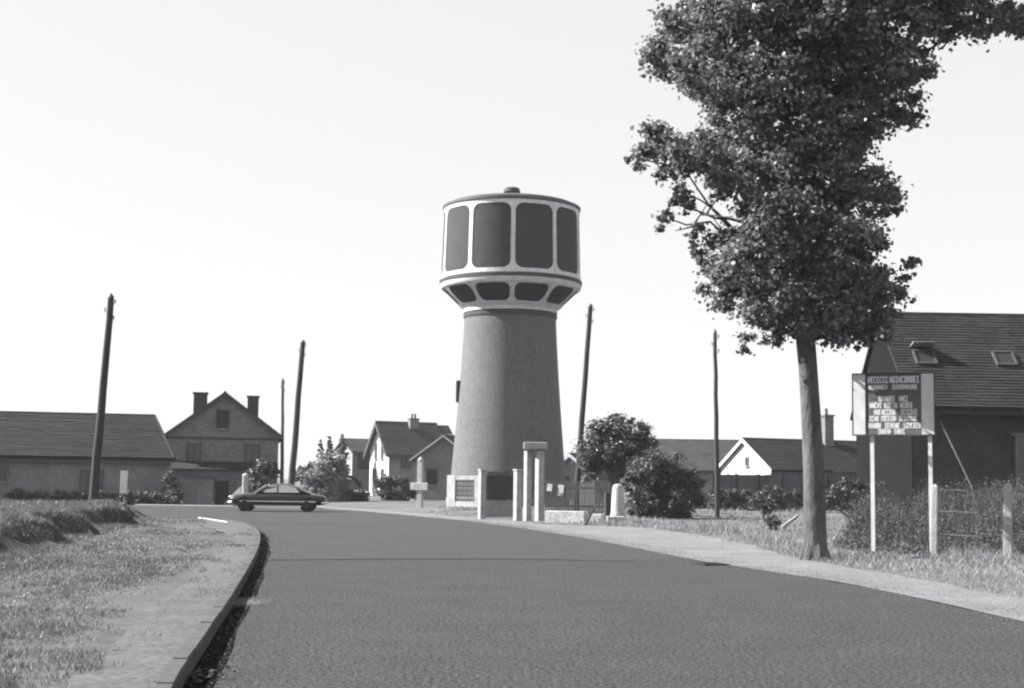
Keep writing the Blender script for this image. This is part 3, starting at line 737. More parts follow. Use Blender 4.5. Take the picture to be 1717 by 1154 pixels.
# ------------------------------------------------------------------ poles
def pole(px0, py0, px1, py1, Y, r0, r1, label, m='wood', z0=None, ins=True):
    a = P(px0, py0, Y); b = P(px1, py1, Y); z = a.z if z0 is None else z0
    dv = b-a; a2 = a+dv*((z-a.z)/dv.z)
    t = thing('utility_pole', label, 'utility pole', a2, 0, 'wooden utility poles')
    b2 = b-a2; n = 9
    MB().tube([b2*(i/n)+Vector((random.uniform(-.02, .02), 0, 0)) if 0 < i < n else b2*(i/n)-Vector((0, 0, .3 if i == 0 else 0)) for i in range(n+1)], [r0+(r1-r0)*i/n for i in range(n+1)], 12).build('shaft', MT[m], t, True)
    MB().lathe([(r1*1.08, -.02), (r1*.9, .06), (.01, .16)], 10, c=tuple(b2)).build('cap', MT['zinc'], t, True)
    if ins:
        u = b2.normalized()
        for k in range(3):
            p = b2-u*(.25+.3*k); d = (-1)**k; q = p+Vector((d*(r1+.06), 0, .02))
            br = MB().tube([p, q, q+Vector((0, 0, .06))], .015, 6).build('bracket', MT['dark'], t)
            MB().lathe([(.02, 0), (.04, .02), (.025, .05), (.036, .07), (.015, .1)], 8, c=tuple(q+Vector((0, 0, .05)))).build('insulator', MT['concgrey'], br, True)
    return t
pole(155, 848, 186, 499, 52, .17, .115, 'thick leaning wooden pole standing on the left grass bank')
pole(487, 830, 508, 574, 86, .21, .15, 'tall leaning wooden pole behind the parked car', z0=0)
pole(473, 800, 474, 638, 108, .15, .11, 'thin grey pole beside the brick house', 'woodgrey', 0)
pole(971, 770, 990, 514, 72, .17, .12, 'leaning wooden pole behind the bushy tree right of the tower', z0=0)
a = G(1203, 878)
pole(1202.5, 874, 1199, 558, a.y, .11, .075, 'thin straight pole in the dry grass right of the bushes', z0=rz_(a.x, a.y)-.05)

# ------------------------------------------------------------------ big roadside tree
YB = 31.0; sc = FPX/YB
base = P(1367, 934, YB); base.z = rz_(base.x, base.y)
T = thing('plane_tree', 'big leafy plane tree with straight trunk on the right verge', 'tree', base)
def rel(px, py, dy=0): return P(px, py, YB+dy)-base
B_ = [(1155, 35, 55), (1128, 95, 48), (1220, 40, 75), (1320, 25, 80), (1420, 30, 80), (1505, 45, 55), (1590, 30, 48), (1655, 32, 42), (1700, 30, 36),
      (1190, 115, 60), (1280, 120, 80), (1380, 130, 80), (1465, 110, 65), (1525, 105, 42), (1505, 180, 46), (1420, 200, 70), (1320, 215, 80), (1225, 205, 50),
      (1112, 245, 40), (1078, 268, 24), (1165, 255, 42), (1112, 296, 20), (1225, 285, 48), (1300, 310, 66), (1390, 295, 72), (1455, 320, 52), (1492, 345, 32),
      (1140, 345, 24), (1106, 376, 15), (1120, 366, 14), (1160, 385, 16), (1145, 322, 18), (1160, 355, 16), (1172, 398, 20), (1255, 345, 26), (1300, 558, 24), (1420, 558, 26), (1468, 556, 26), (1492, 535, 26), (1250, 588, 8), (1285, 575, 10), (1395, 575, 10), (1440, 578, 12), (1478, 552, 26), (1090, 250, 30), (1135, 262, 34), (1130, 352, 22), (1200, 318, 26), (1290, 385, 55), (1180, 420, 26), (1222, 432, 46), (1300, 430, 66), (1390, 410, 75), (1450, 405, 36),
      (1230, 490, 46), (1198, 470, 30), (1300, 500, 60), (1390, 500, 70), (1460, 490, 52), (1512, 478, 30), (1528, 442, 18), (1268, 548, 26), (1320, 545, 32), (1405, 545, 42), (1455, 545, 38), (1252, 572, 14)]
UP = [(1230, -70, 100), (1360, -80, 120), (1500, -60, 90), (1300, -190, 110), (1430, -190, 110), (1360, -300, 110), (1590, -40, 60)]
blobs = []
for (x, y, r) in B_+UP:
    rr = r/sc*1.05; small = r < 34
    nrep = 1 if small else (2 if r < 60 else 3)
    for k in range(nrep):
        dy = random.uniform(-.5, .5) if small else (random.uniform(-2.2, 2.2) if nrep == 2 else (-1.6, .1, 1.7)[k]+random.uniform(-.6, .6))
        q = rel(x+random.uniform(-6, 6), y, dy); blobs.append(((q.x, q.y, q.z), (rr, rr*(1.0 if small else 1.2), rr*.92)))
V, F = cloud(blobs, .1, 200, clump=.5, shell=.55)
print('LEAVES', len(F))
facemesh('crown', V, F, LEAF, T)
tr = MB(); H0 = rel(1350, 560)
path = [Vector((0, 0, -.15)), Vector((0, 0, .35)), rel(1365, 800), rel(1360, 700), rel(1355, 620), H0, rel(1346, 450), rel(1348, 330), rel(1355, 200), rel(1362, 60), rel(1368, -80), rel(1365, -200)]
path = [Vector((p.x, 0 if i < 6 else p.y, p.z)) for i, p in enumerate(path)]
tr.tube(path, [.31, .255, .23, .215, .205, .215, .18, .16, .13, .10, .07, .04], 16)
for k in range(7):                       # root flare
    a_ = k*2*pi/7+.3; tr.tube([(cos(a_)*.12, sin(a_)*.12, .5), (cos(a_)*.22, sin(a_)*.22, .1), (cos(a_)*.33, sin(a_)*.33, -.08)], [.1, .11, .06], 7)
tr.build('trunk', MT['bark'], T, True)
lm = MB()
ends = [(B_[i], h) for i, h in ((0, 300), (1, 260), (2, 250), (5, 250), (6, 200), (8, 180), (9, 330), (12, 300), (14, 350), (18, 380), (19, 340), (20, 400), (25, 430), (26, 460), (27, 430), (29, 440), (31, 500), (36, 545), (37, 520), (40, 545), (41, 540), (43, 575), (45, 575), (22, 400), (15, 350))]
for ((x, y, r), h) in ends:
    a_ = rel(1348+(random.uniform(-4, 4)), h); b_ = rel(x, y, random.uniform(-1.2, 1.2))
    limb(lm, a_, b_, .075 if r > 40 else .05, .015, .06, 7, .22)
    for q in range(3):
        m_ = a_.lerp(b_, random.uniform(.45, .9)); limb(lm, m_, m_+Vector((random.uniform(-.6, .6), random.uniform(-.7, .7), random.uniform(-.2, .7))), .025, .008, 0, 4, .2)
lm.build('limbs', MT['boughs'], T, True)
# dark tree off to the right edge whose twig hangs in at the corner
# ------------------------------------------------------------------ bushes and far trees
def shrub(name, label, cat, px, py0, Y, blist, size, dens, m, stems=4, group=None, clump=.45):
    b = P(px, py0, Y); b.z = 0
    t = thing(name, label, cat, b, 0, group)
    bl = []
    for (x, y, r) in blist:
        rr = r*Y/FPX; q = P(x, y, Y+random.uniform(-.5, .5)*rr)-b; bl.append(((q.x, q.y, q.z), (rr, rr, rr)))
    bl = [(c_, tuple(k*1.1 for k in r_)) for c_, r_ in bl]; V, F = cloud(bl, size, dens*1.5, clump=.55, shell=.2); facemesh('foliage', V, F, m, t)
    st = MB()
    for k in range(stems):
        c_, r_ = bl[(k*5+1) % len(bl)]; limb(st, (random.uniform(-.2, .2), random.uniform(-.2, .2), -.1), c_, .07, .02, .0, 6, .2)
    st.build('stem', MT['boughs'], t, True)
    return t
t = shrub('bushy_tree', 'dark bushy tree with forked trunk right of the water tower', 'tree', 1032, 862, 68,
      [(1005, 735, 26), (1030, 722, 24), (1060, 730, 26), (1085, 745, 18), (1098, 748, 9), (990, 755, 24), (1020, 755, 30), (1055, 757, 28), (1000, 778, 22), (1040, 782, 18), (985, 775, 16), (1030, 700, 7), (1058, 706, 8), (1083, 722, 7), (1010, 712, 9), (1075, 765, 14), (990, 795, 14), (1015, 738, 26), (1045, 742, 28), (1040, 765, 26), (1075, 752, 22), (985, 765, 18)], .1, 300, BUSHD, 5)
tk = MB()
for (x0, y0, x1, y1) in ((1034, 860, 1028, 800), (1028, 800, 1004, 765), (1028, 802, 1036, 770), (1028, 800, 1060, 765)):
    a_, b_ = P(x0, y0, 67.7)-t.location, P(x1, y1, 67.7)-t.location; limb(tk, a_, b_, .17, .11, 0, 5, .1)
tk.build('trunk', MT['boughs'], t, True)
shrub('round_bush', 'large round bush in front of the thin pole', 'bush', 1120, 862, 62,
      [(1075, 785, 24), (1100, 775, 22), (1125, 785, 24), (1150, 800, 22), (1085, 815, 26), (1120, 820, 30), (1155, 825, 24), (1070, 845, 20), (1100, 848, 22), (1135, 850, 22), (1165, 838, 16), (1160, 810, 18), (1080, 856, 14), (1105, 858, 15), (1130, 858, 15), (1152, 854, 14), (1060, 856, 12)], .09, 380, BUSHD, 5)
shrub('pale_bush', 'pale leafy bush left of the large round bush', 'bush', 1075, 860, 60,
      [(1070, 790, 18), (1060, 815, 18), (1082, 800, 16), (1065, 840, 16), (1092, 785, 14), (1050, 800, 10)], .09, 260, BUSHL, 3)
for (px, py, w_, Yc, lab) in ((537, 735, 8, 150, 'slim cypress, leftmost of three by the grey outbuilding'), (553, 730, 10, 146, 'middle cypress of three by the grey outbuilding'), (573, 726, 16, 142, 'widest cypress, nearest the roof of the grey outbuilding')):
    hb = [(px+random.uniform(-.6, .6), py+5+k*6, 1.6+w_*.5*min(1, (k+.5)/5)) for k in range(14)]
    b = P(px, 830, Yc); b.z = 0
    t = thing('cypress', lab, 'tree', b, 0, 'cypresses by the outbuilding')
    bl = []
    for (x, y, r) in hb:
        rr = r*Yc/FPX; q = P(x, y, Yc)-b; bl.append(((q.x, q.y, q.z), (rr, rr, rr*1.3)))
    V, F = cloud(bl, .22, 170, clump=.5, up=.8); facemesh('foliage', V, F, CONIF, t)
    MB().tube([(0, 0, -.1), (0, 0, 4.5)], [.14, .05], 8).build('trunk', MT['boughs'], t)
shrub('pale_hedge_bush', 'pale sunlit bushes behind the rear of the car', 'bush', 545, 845, 98,
      [(520, 800, 18), (540, 785, 20), (560, 775, 18), (535, 815, 20), (555, 805, 18), (515, 825, 16), (548, 830, 16), (572, 790, 12)], .15, 130, PALEL, 3)
shrub('far_trees', 'small far trees between the leaning pole and cypresses', 'tree', 512, 840, 170, [(508, 790, 9), (518, 786, 9), (528, 792, 9), (502, 800, 9), (514, 805, 11)], .4, 50, BUSHL, 2)
shrub('dark_bush', 'dark bush at the corner of the long barn', 'bush', 287, 842, 83, [(283, 805, 14), (290, 820, 16), (278, 830, 13), (296, 833, 11), (284, 792, 9)], .11, 160, BUSHD, 3)
shrub('dark_shrub', 'dark shrub in front of the brick house above the car', 'bush', 440, 845, 92, [(432, 790, 13), (446, 785, 13), (456, 795, 12), (438, 808, 15), (455, 812, 14), (428, 822, 12), (444, 828, 14), (462, 826, 10)], .13, 150, BUSHD, 3)
shrub('garden_bush', 'dark garden bush in front of the villa', 'bush', 660, 848, 104, [(640, 815, 14), (655, 808, 14), (672, 812, 14), (648, 830, 14), (668, 832, 14), (685, 825, 12)], .2, 80, BUSHL, 3)
shrub('low_bush', 'low dark bush in front of the brown fence panel by the villa', 'bush', 598, 848, 100, [(592, 830, 10), (605, 826, 12), (615, 835, 10), (600, 840, 9)], .2, 80, BUSHD, 2)
shrub('meadow_bush', 'small grey bush in the dry grass left of the trunk', 'bush', 1275, 866, 58, [(1262, 848, 13), (1280, 840, 14), (1298, 850, 12), (1288, 860, 10)], .07, 200, BUSHL, 2)
shrub('meadow_shrub', 'small dark shrub in the dry grass nearest the tree trunk', 'bush', 1296, 886, 48, [(1286, 874, 9), (1298, 868, 10), (1306, 876, 8), (1290, 882, 9), (1302, 884, 9), (1296, 890, 7)], .06, 200, BUSHL, 2)
shrub('wall_bush', 'dark bush under the bungalow right of the tree trunk', 'bush', 1430, 860, 66, [(1400, 825, 14), (1420, 818, 15), (1440, 815, 14), (1410, 838, 14), (1434, 836, 15), (1390, 838, 10)], .1, 160, BUSHD, 3)
# hedge in front of the bungalow
Y = 80; hb = []
for x in range(1195, 1455, 14):
    hb += [(x+7, 828+random.uniform(-4, 4), 10), (x, 840, 9)]
shrub('hedge', 'low dark hedge along the long board fence below the bungalow', 'hedge', 1320, 850, Y, hb, .11, 260, BUSHD, 4)
t = thing('garden_wall', 'long dark board fence between the bungalow and the dry meadow', 'fence', (PX(1330, 84), 84, 0))
xa, xb = PX(1196, 84)-t.location.x, PX(1462, 84)-t.location.x; zt = ZY(1330, 797, 84)
m_ = MB(); n = 60
for k in range(n): m_.box((xa+(xb-xa)*(k+.5)/n, .025*(k % 2), zt/2-.03), ((xb-xa)/n+.02, .03, zt+.06+random.uniform(-.04, .04)))
m_.build('boards', MT['woodgrey'], t)
for k in range(8): MB().box((xa+(xb-xa)*k/7, -.08, zt/2), (.12, .1, zt+.1)).build('post', MT['wood'], t)
# hedge in front of the left barn
hb = []
for x in range(20, 300, 15): hb += [(x, 832+random.uniform(-3, 3), 10), (x+7, 842, 10)]
shrub('low_hedge', 'low grey hedge along the foot of the long barn', 'hedge', 160, 850, 82, hb, .11, 220, BUSHL, 4)

# weeds behind the wire fence
q = scatter(None, 60000, 6.5, 24, 31.5, 48); q = vis(q, 200); q = q[(q[:, 0]-.32*q[:, 1] > -3.3)]
q = q[q[:, 0] > 8.0-.0*q[:, 1]]
c = clumpn(q[:, 0]*1.1, q[:, 1]*.9); keep = RNG.uniform(-2.5, 2.2, len(q)) < c+.6; q = q[keep]; c = c[keep]
zz = np.array([rz_(x, y) for x, y in q])
ramp = np.clip((q[:, 1]-31.2)/6, .12, 1)
h = (.35+.35*np.clip(c+1, 0, 3))*ramp*np.clip((q[:, 0]-7.9-.35*c)/1.6, .2, 1)*RNG.uniform(.5, 1.3, len(q))
V1, F1 = blades(q, zz, h, np.full(len(q), .03), .5)
nl = 60000; k = RNG.integers(0, len(q), nl); lp = np.column_stack([q[k]+RNG.normal(size=(nl, 2))*.12, zz[k]+h[k]*RNG.uniform(.1, 1.0, nl)])
V2, F2 = leaf_faces(lp, unit(nl)+np.array([0, 0, .5]), .06)
# leaves as one mesh, stalks as another part of the same stuff
wd = facemesh('tall_weeds', V2, F2, WEED); setting(wd, 'tall dark weeds growing behind the wire fence', 'weeds', 'stuff')
setting(facemesh('weed_stalks', V1, F1, WEED), 'tall thin weed stalks behind the wire fence', 'weeds', 'stuff')

# ------------------------------------------------------------------ notice board
YS = 32.5; b = P(1464, 928, YS); ang = radians(-24); sc = FPX/YS
b.z = rz_(b.x, b.y)
T = thing('notice_board', 'white framed dark notice board on two thin white posts', 'sign', b, ang)
wid = 122/sc/cos(ang); zt, zb = ZY(1500, 627, YS), ZY(1500, 731, YS); zt -= b.z; zb -= b.z
x0 = -.42; x1 = x0+wid
MB().box(((x0+x1)/2, 0, (zt+zb)/2), (wid, .04, zt-zb)).build('board', MT['signdark'], T)
sw = .30
for xs in (x0, x1-sw): MB().box((xs+sw/2, -.032, (zt+zb)/2), (sw-.03, .02, zt-zb-.03)).build('side_strip', MT['white'], T)
hd = MB()
for z_ in (zt-.01, zb+.01): hd.box(((x0+x1)/2, -.03, z_), (wid+.02, .03, .03))
hd.box((x0, -.03, (zt+zb)/2), (.025, .03, zt-zb)); hd.box((x1, -.03, (zt+zb)/2), (.025, .03, zt-zb)); hd.build('trim', MT['darktrim'], T)
# weathered, unreadable lettering: word blocks made of letter-sized strokes
lw = x1-x0-2*sw; lx0 = x0+sw+.02
rows = [(.055, .10, [(.02, .40), (.42, .96)], .8), (.19, .07, [(.04, .38), (.46, .92)], .55), (.37, .085, [(.22, .52), (.59, .76)], .9), (.475, .085, [(.05, .28), (.32, .56), (.60, .84)], 1),
        (.585, .085, [(.13, .25), (.27, .54), (.62, .92)], 1), (.69, .08, [(.04, .22), (.26, .54), (.58, .92)], .9), (.80, .085, [(.03, .26), (.32, .60), (.66, .98)], 1), (.90, .075, [(.20, .44), (.50, .70)], 1)]
rl = random.Random(5); tot = zt-zb
for (fy, fh, words, wgt) in rows:
    zc = zt-(fy+fh/2)*tot; hh_ = fh*tot*1.02
    for (a_, b_) in words:
        tb = MB(); n = max(3, int((b_-a_)*lw/(hh_*.42))); cw = (b_-a_)*lw/n
        for k in range(n):
            cx_ = lx0+a_*lw+cw*(k+.5); st = cw*.32
            kind = rl.randrange(6)
            if kind != 3: tb.box((cx_-cw*.30, -.024, zc), (st, .008, hh_))
            if kind in (0, 1, 4): tb.box((cx_+cw*.26, -.0235, zc), (st, .008, hh_*(1 if kind else .9)))
            if kind in (0, 2, 5, 3): tb.box((cx_, -.023, zc+hh_*.42), (cw*.62, .008, hh_*.24))
            if kind in (1, 2, 4): tb.box((cx_, -.0225, zc), (cw*.5, .008, hh_*.24))
            if kind in (0, 2, 3, 5): tb.box((cx_, -.022, zc-hh_*.42), (cw*.62, .008, hh_*.24))
            if kind == 3: tb.box((cx_, -.0245, zc), (st, .008, hh_*.8))
        tb.build('word', MT['letter'], T)
for xs in (0.0, wid-.72+.18): MB().box((xs, .05, zt*.48), (.085, .06, zt*.96+.3)).build('post', MT['white'], T)

# ------------------------------------------------------------------ wire fence on the right
YF = 31.5; a = P(1566, 928, YF); b = P(1690, 935, YF-1.2)
T = thing('wire_fence', 'white concrete posts with thin wires below the big barn', 'fence', (a.x, a.y, rz_(a.x, a.y)))
pts = []
for (px0, py0, px1, py1, yy, wv) in ((1566, 928, 1568, 812, YF, .14), (1690, 935, 1690, 810, YF-1.2, .19), (1850, 945, 1850, 806, YF-2.6, .16)):
    q0 = P(px0, py0, yy); q1 = P(px1, py1, yy); q0.z = rz_(q0.x, q0.y)-.1; q0 -= T.location; q1 -= T.location; pts.append((q0, q1))
    m_ = MB(); w2 = wv/2
    m_.loft([[Vector((q.x+sx*w2*k, q.y+sy_*w2*k, q.z+dz)) for sx, sy_ in ((-1.33, -.47), (.47, -1.33), (1.33, .47), (-.47, 1.33))] for q, k, dz in ((q0, 1, 0), (q1, .85, -.05), (q1, .3, 0))])
    m_.build('post', MT['conc'], T, bevel=.012)
for hgt in (.35, .65, .93):
    for (p0, p1), (r0_, r1_) in zip(pts, pts[1:]):
        u, v_ = p0.lerp(p1, hgt), r0_.lerp(r1_, hgt); md = (u+v_)/2-Vector((0, 0, .03))
        MB().tube([u, md, v_], .0035, 5).build('wire', MT['wire'], T)

# ------------------------------------------------------------------ gateway, posts and walls near the tower
YG = 58
def pillar(px0, px1, py0, py1, Y, label, name='gate_pillar', m='conc', rz=radians(32), cat='pillar', parent=None, cap=.06):
    w_ = (px1-px0)*Y/FPX/(cos(rz)+abs(sin(rz)))
    b = P((px0+px1)/2, py1, Y); top = P((px0+px1)/2, py0, Y).z; b.z = 0
    t = parent or thing(name, label, cat, b)
    loc = (b-t.location) if parent else Vector((0, 0, 0))
    m_ = MB().box((loc.x, loc.y, top/2-.05), (w_, w_, top+.1), rz)
    m_.build('shaft' if not parent else 'pillar', MT[m], t, bevel=.015)
    if cap:
        MB().box((loc.x, loc.y, top+.04), (w_+cap, w_+cap, .07), rz).build('cap', MT[m], t, bevel=.015)
    return t
t = thing('stone_gateway', 'two tall striped pillars under one white slab before the tower', 'gateway', (PX(895, YG), YG, 0))
pillar(877, 891, 756, 876, YG, '', parent=t, cap=0); pillar(896, 912, 756, 880, YG-.3, '', parent=t, cap=0)
zt = ZY(897, 755, YG)
m_ = MB(); xa, xb = PX(877, YG)-t.location.x, PX(917, YG)-t.location.x
m_.box(((xa+xb)/2, -.15, zt+.17), (xb-xa, .8, .28)); m_.build('lintel', MT['conc'], t, bevel=.03)
MB().box(((xa+xb)/2+.15, -.15, zt-.02), ((xb-xa)*.55, .5, .1)).build('corbel', MT['concgrey'], t, bevel=.02)
pillar(860, 875, 790, 876, YG+.4, 'short white edged pillar left of the slab topped gateway')
pillar(801, 815, 790, 871, 61, 'pale square gate pillar at the right of the white gate', m='conc', rz=radians(25))
# white gate panel
t = thing('white_gate', 'white framed gate with grey mesh before the tower foot', 'gate', (PX(776, 74), 74, 0), radians(-22))
xa, xb = PX(748, 74)-t.location.x, PX(806, 74)-t.location.x; z0_, z1_ = ZY(776, 850, 74), ZY(776, 797, 74)
MB().box((xa+.22, 0, (z0_+z1_)/2), (.46, .12, z1_-z0_)).build('stile', MT['white'], t); MB().box((xb-.12, 0, (z0_+z1_)/2), (.24, .12, z1_-z0_)).build('stile', MT['whiteold'], t)
MB().box(((xa+xb)/2+.1, 0, z0_+.14), (xb-xa-.72, .1, .26)).build('rail', MT['white'], t); MB().box(((xa+xb)/2+.1, 0, z1_-.12), (xb-xa-.72, .1, .2)).build('rail', MT['whiteold'], t)
ms = MB()
for k in range(9): ms.box((xa+.5+k*(xb-xa-.8)/8, .0, (z0_+z1_)/2), (.07, .03, z1_-z0_-.5))
for k in range(5): ms.box(((xa+xb)/2+.1, .032, z0_+.35+k*.24), (xb-xa-.75, .03, .05))
ms.build('mesh', MT['woodgrey'], t)
# dark board fence between the gate pillars
t = thing('board_fence', 'dark board fence panel between the gate pillars', 'fence', (PX(838, 63), 63, 0))
xa, xb = PX(814, 63)-t.location.x, PX(864, 63)-t.location.x; z0_, z1_ = ZY(838, 838, 63), ZY(838, 798, 63)
m_ = MB()
for k in range(10): m_.box((xa+(xb-xa)*(k+.5)/10, random.uniform(-.006, .006), (z0_+z1_)/2), ((xb-xa)/10-.012, .03, z1_-z0_+random.uniform(-.03, .03)))
m_.build('boards', MT['wood'], t)
m_ = MB().box(((xa+xb)/2, .0, z0_/2-.05), (xb-xa, .14, z0_)); m_.build('footing', MT['concgrey'], t)
# low white wall pieces and stone
def block(name, px0, px1, py0, py1, Y, d, m, label, cat, rz=0.0):
    b = P((px0+px1)/2, py1, Y); b.z = 0; z1 = P((px0+px1)/2, py0, Y).z; w_ = (px1-px0)*Y/FPX
    o = MB().box((0, 0, z1/2-.04), (w_, d, z1+.08)).build(name, MT[m], None, bevel=.03)
    o.location = b; o.rotation_euler = (0, 0, rz); return tag(o, label, cat)
block('low_wall', 915, 985, 857, 878, 56, .4, 'whitewash', 'long low white wall right of the gateway', 'wall', radians(-24))
block('low_wall', 991, 1013, 862, 878, 55.5, .4, 'whitewash', 'short low white wall block left of the white stone', 'wall', radians(-24))
block('low_wall', 1017, 1047, 866, 878, 55, .5, 'whitewash', 'low flat white slab under the tall white stone', 'wall')
b = P(1036, 868, 56); b.z = 0; zz1 = ZY(1036, 813, 56)
st = MB().lathe([(.29, -.1), (.30, .35), (.27, .45), (.25, .9), (.22, zz1-.12), (.17, zz1), (.02, zz1+.03)], 10)
o = st.build('white_stone', MT['whitewash'], None, True); o.location = b; tag(o, 'tall tapering whitewashed boundary stone beside the bushy tree', 'stone')
b = P(1018, 868, 57); b.z = 0
o = MB().box((0, 0, .55), (.2, .2, 1.3), .3).build('dark_post', MT['wood'], None, bevel=.015); o.location = b; tag(o, 'short dark wooden post just left of the white boundary stone', 'post')
b = P(985, 884, 53.5); b.z = 0
o = MB().tube([(-.12, 0, -.05), (.3, .1, .75)], [.05, .04], 8).build('leaning_stake', MT['wood'], None, True); o.location = b; tag(o, 'thin dark leaning stake in front of the low white walls', 'post')
# garden fence, pale
t = thing('garden_fence', 'pale grey garden fence behind the low white wall', 'fence', (PX(975, 66), 66, 0))
xa, xb = PX(914, 66)-t.location.x, PX(1025, 66)-t.location.x; zt = ZY(975, 806, 66)
m_ = MB(); n = 26
for k in range(n): m_.box((xa+(xb-xa)*(k+.5)/n, 0, zt/2), ((xb-xa)/n-.035, .025, zt+random.uniform(-.12, .06)))
m_.build('pickets', MT['wallgrey'], t)
m_ = MB()
for z_ in (zt*.3, zt*.8): m_.box(((xa+xb)/2, .04, z_), (xb-xa, .04, .08))
m_.build('rails', MT['woodgrey'], t)
for px, py, wv, hv, lab in ((922, 818, .26, .34, 'small white plate on the garden fence beside the gateway'), (940, 823, .32, .52, 'larger white plate on the garden fence, second from the gateway')):
    q = P(px, py, 65.9); o = MB().box((0, 0, 0), (wv, .04, hv)).build('fence_plate', MT['whitewash'], None, bevel=.04); o.location = q; o.rotation_euler = (0, radians(8), radians(-25)); tag(o, lab, 'plate', 'white plates on the garden fence')
# white direction post
Y = 80; b = P(704, 850, Y); b.z = 0
t = thing('direction_post', 'white concrete direction post with a cross board left of the tower', 'sign post', b, radians(-18))
zt = ZY(704, 772, Y); zc = ZY(704, 816, Y)
MB().box((0, 0, zt/2-.05), (.3, .26, zt+.1)).build('post', MT['whitewash'], t, bevel=.03)
MB().box((0, -.16, zc), (1.05, .08, .42)).build('board', MT['whitewash'], t, bevel=.03)
MB().lathe([(.17, 0), (.15, .08), (.02, .2)], 10, c=(0, 0, zt)).build('cap', MT['whitewash'], t)
# arched shed
Y = 102; b = P(577, 846, Y); b.z = 0
t = thing('garden_shed', 'small shed with dark arched roof behind the car', 'shed', b, radians(10))
arc = [(1.05*cos(k*pi/12), 1.0+.75*sin(k*pi/12)) for k in range(13)]
MB().prism([(-.9, -.1), (.9, -.1)]+[(x*.86, z_*.97) for x, z_ in arc], -.6, 1.2).build('wall', MT['wallpale'], t)
m_ = MB(); ar2 = [(1.2*cos(k*pi/12), 1.02+.92*sin(k*pi/12)) for k in range(13)]
m_.prism(arc+list(reversed(ar2)), -.85, 1.4); m_.build('roof', MT['darktrim'], t)
MB().box((-.1, -.63, .75), (.7, .05, 1.5)).build('door', MT['woodgrey'], t)
# pale lean-to by the long barn
Y = 87; b = P(331, 846, Y); b.z = 0
t = thing('lean_to', 'pale plastered lean-to shed between barn and brick house', 'shed', b, radians(12))
MB().prism([(-.9, -.1), (.9, -.1), (.9, 1.55), (-.9, 1.75)], -.6, 1.6).build('wall', MT['wallpale'], t)
MB().box((0, .45, 1.73), (2.1, 2.5, .09), tilt=(0, radians(6.3), 0)).build('roof', MT['zinc'], t)
MB().box((1.55, .2, .75), (1.2, 1.4, 1.6)).build('annex', MT['bricklow'], t)
MB().box((1.45, -.54, .72), (.75, .06, 1.4)).build('door', MT['dark'], t)
# white plate on a thin post (left)
Y = 54; b = P(208, 856, Y); b.z = .45
t = thing('plate_post', 'narrow white plate on a thin post beside the leaning left pole', 'sign', b, radians(-20))
z0_, z1_ = ZY(208, 828, Y)-b.z, ZY(208, 790, Y)-b.z
MB().box((0, 0, z1_/2-.1), (.07, .07, z1_+.1)).build('post', MT['woodgrey'], t); MB().box((0, -.06, (z0_+z1_)/2), (.34, .04, z1_-z0_)).build('plate', MT['concgrey'], t, bevel=.015)
# white pillar with sloping wing behind the car bonnet
Y = 84; b = P(410, 850, Y); b.z = 0
t = thing('white_pillar', 'white gate pillar with sloping wing wall behind the car bonnet', 'pillar', b, radians(-25))
z1_ = ZY(410, 795, Y)
MB().lathe([(.2, -.1), (.17, z1_-.15), (.19, z1_-.1), (.14, z1_), (.02, z1_+.06)], 14).build('pillar', MT['whitewash'], t, True)
MB().prism([(-.2, -.1), (-.2, z1_*.62), (-.6, z1_*.45), (-1.35, .18), (-1.5, -.1)], -.12, .12).build('wing_wall', MT['wallpale'], t)

# ------------------------------------------------------------------ car
YC = 70.5; cb_ = P(467, 858, YC)
T = thing('parked_car', 'dark saloon car with chrome strip crossing the road bend', 'car', (cb_.x, YC, .0), radians(2))
def sup(x, w_, z0, z1, n=20, e=3.2):
    out = []
    for k in range(n):
        a_ = 2*pi*k/n; c_, s_ = cos(a_), sin(a_)
        y_ = w_*abs(c_)**(2/e)*(1 if c_ > 0 else -1); z_ = (z0+z1)/2+(z1-z0)/2*abs(s_)**(2/e)*(1 if s_ > 0 else -1)
        out.append(Vector((x, y_, z_)))
    return out
stn = [(-2.32, .45, .42, .60), (-2.28, .66, .36, .72), (-2.1, .78, .30, .80), (-1.6, .85, .27, .88), (-.9, .87, .26, .92), (-.2, .88, .25, .93), (.6, .88, .25, .92), (1.3, .86, .27, .90), (1.85, .80, .30, .86), (2.2, .70, .34, .80), (2.32, .5, .42, .68)]
bd = MB().loft([sup(*q) for q in stn]).build('body', MT['carpaint'], T, True)
rs = [(-1.02, .70, .86, .92), (-.72, .68, .84, 1.12), (-.45, .66, .84, 1.30), (0, .63, .84, 1.38), (.5, .62, .84, 1.36), (.95, .62, .84, 1.22), (1.35, .64, .84, 1.02), (1.6, .66, .84, .90)]
ca = MB().loft([sup(*q, e=2.8) for q in rs]).build('cabin', MT['carpaint'], T, True)
GP = mat('carglass', .34, .05, 2, .1, spec=.6)  # pale base colour puts a sky reflection into the glass
for s_ in (-1, 1):
    for poly in ([(-.68, .93), (-.38, 1.25), (-.02, 1.30), (-.02, .93)], [(.05, .93), (.05, 1.30), (.48, 1.29), (.88, 1.16), (1.08, .95), (1.0, .93)]):
        y_ = s_*.695; m_ = MB()
        m_.add([(x, s_*(.712-.135*max(0, (z_-.93))/.37), z_) for x, z_ in poly]+[(x, s_*(.64-.135*max(0, (z_-.93))/.37), z_) for x, z_ in poly],
               [tuple(range(len(poly))), tuple(range(2*len(poly)-1, len(poly)-1, -1))]+[(i, (i+1) % len(poly), (i+1) % len(poly)+len(poly), i+len(poly)) for i in range(len(poly))])
        m_.build('side_window', GP, T)
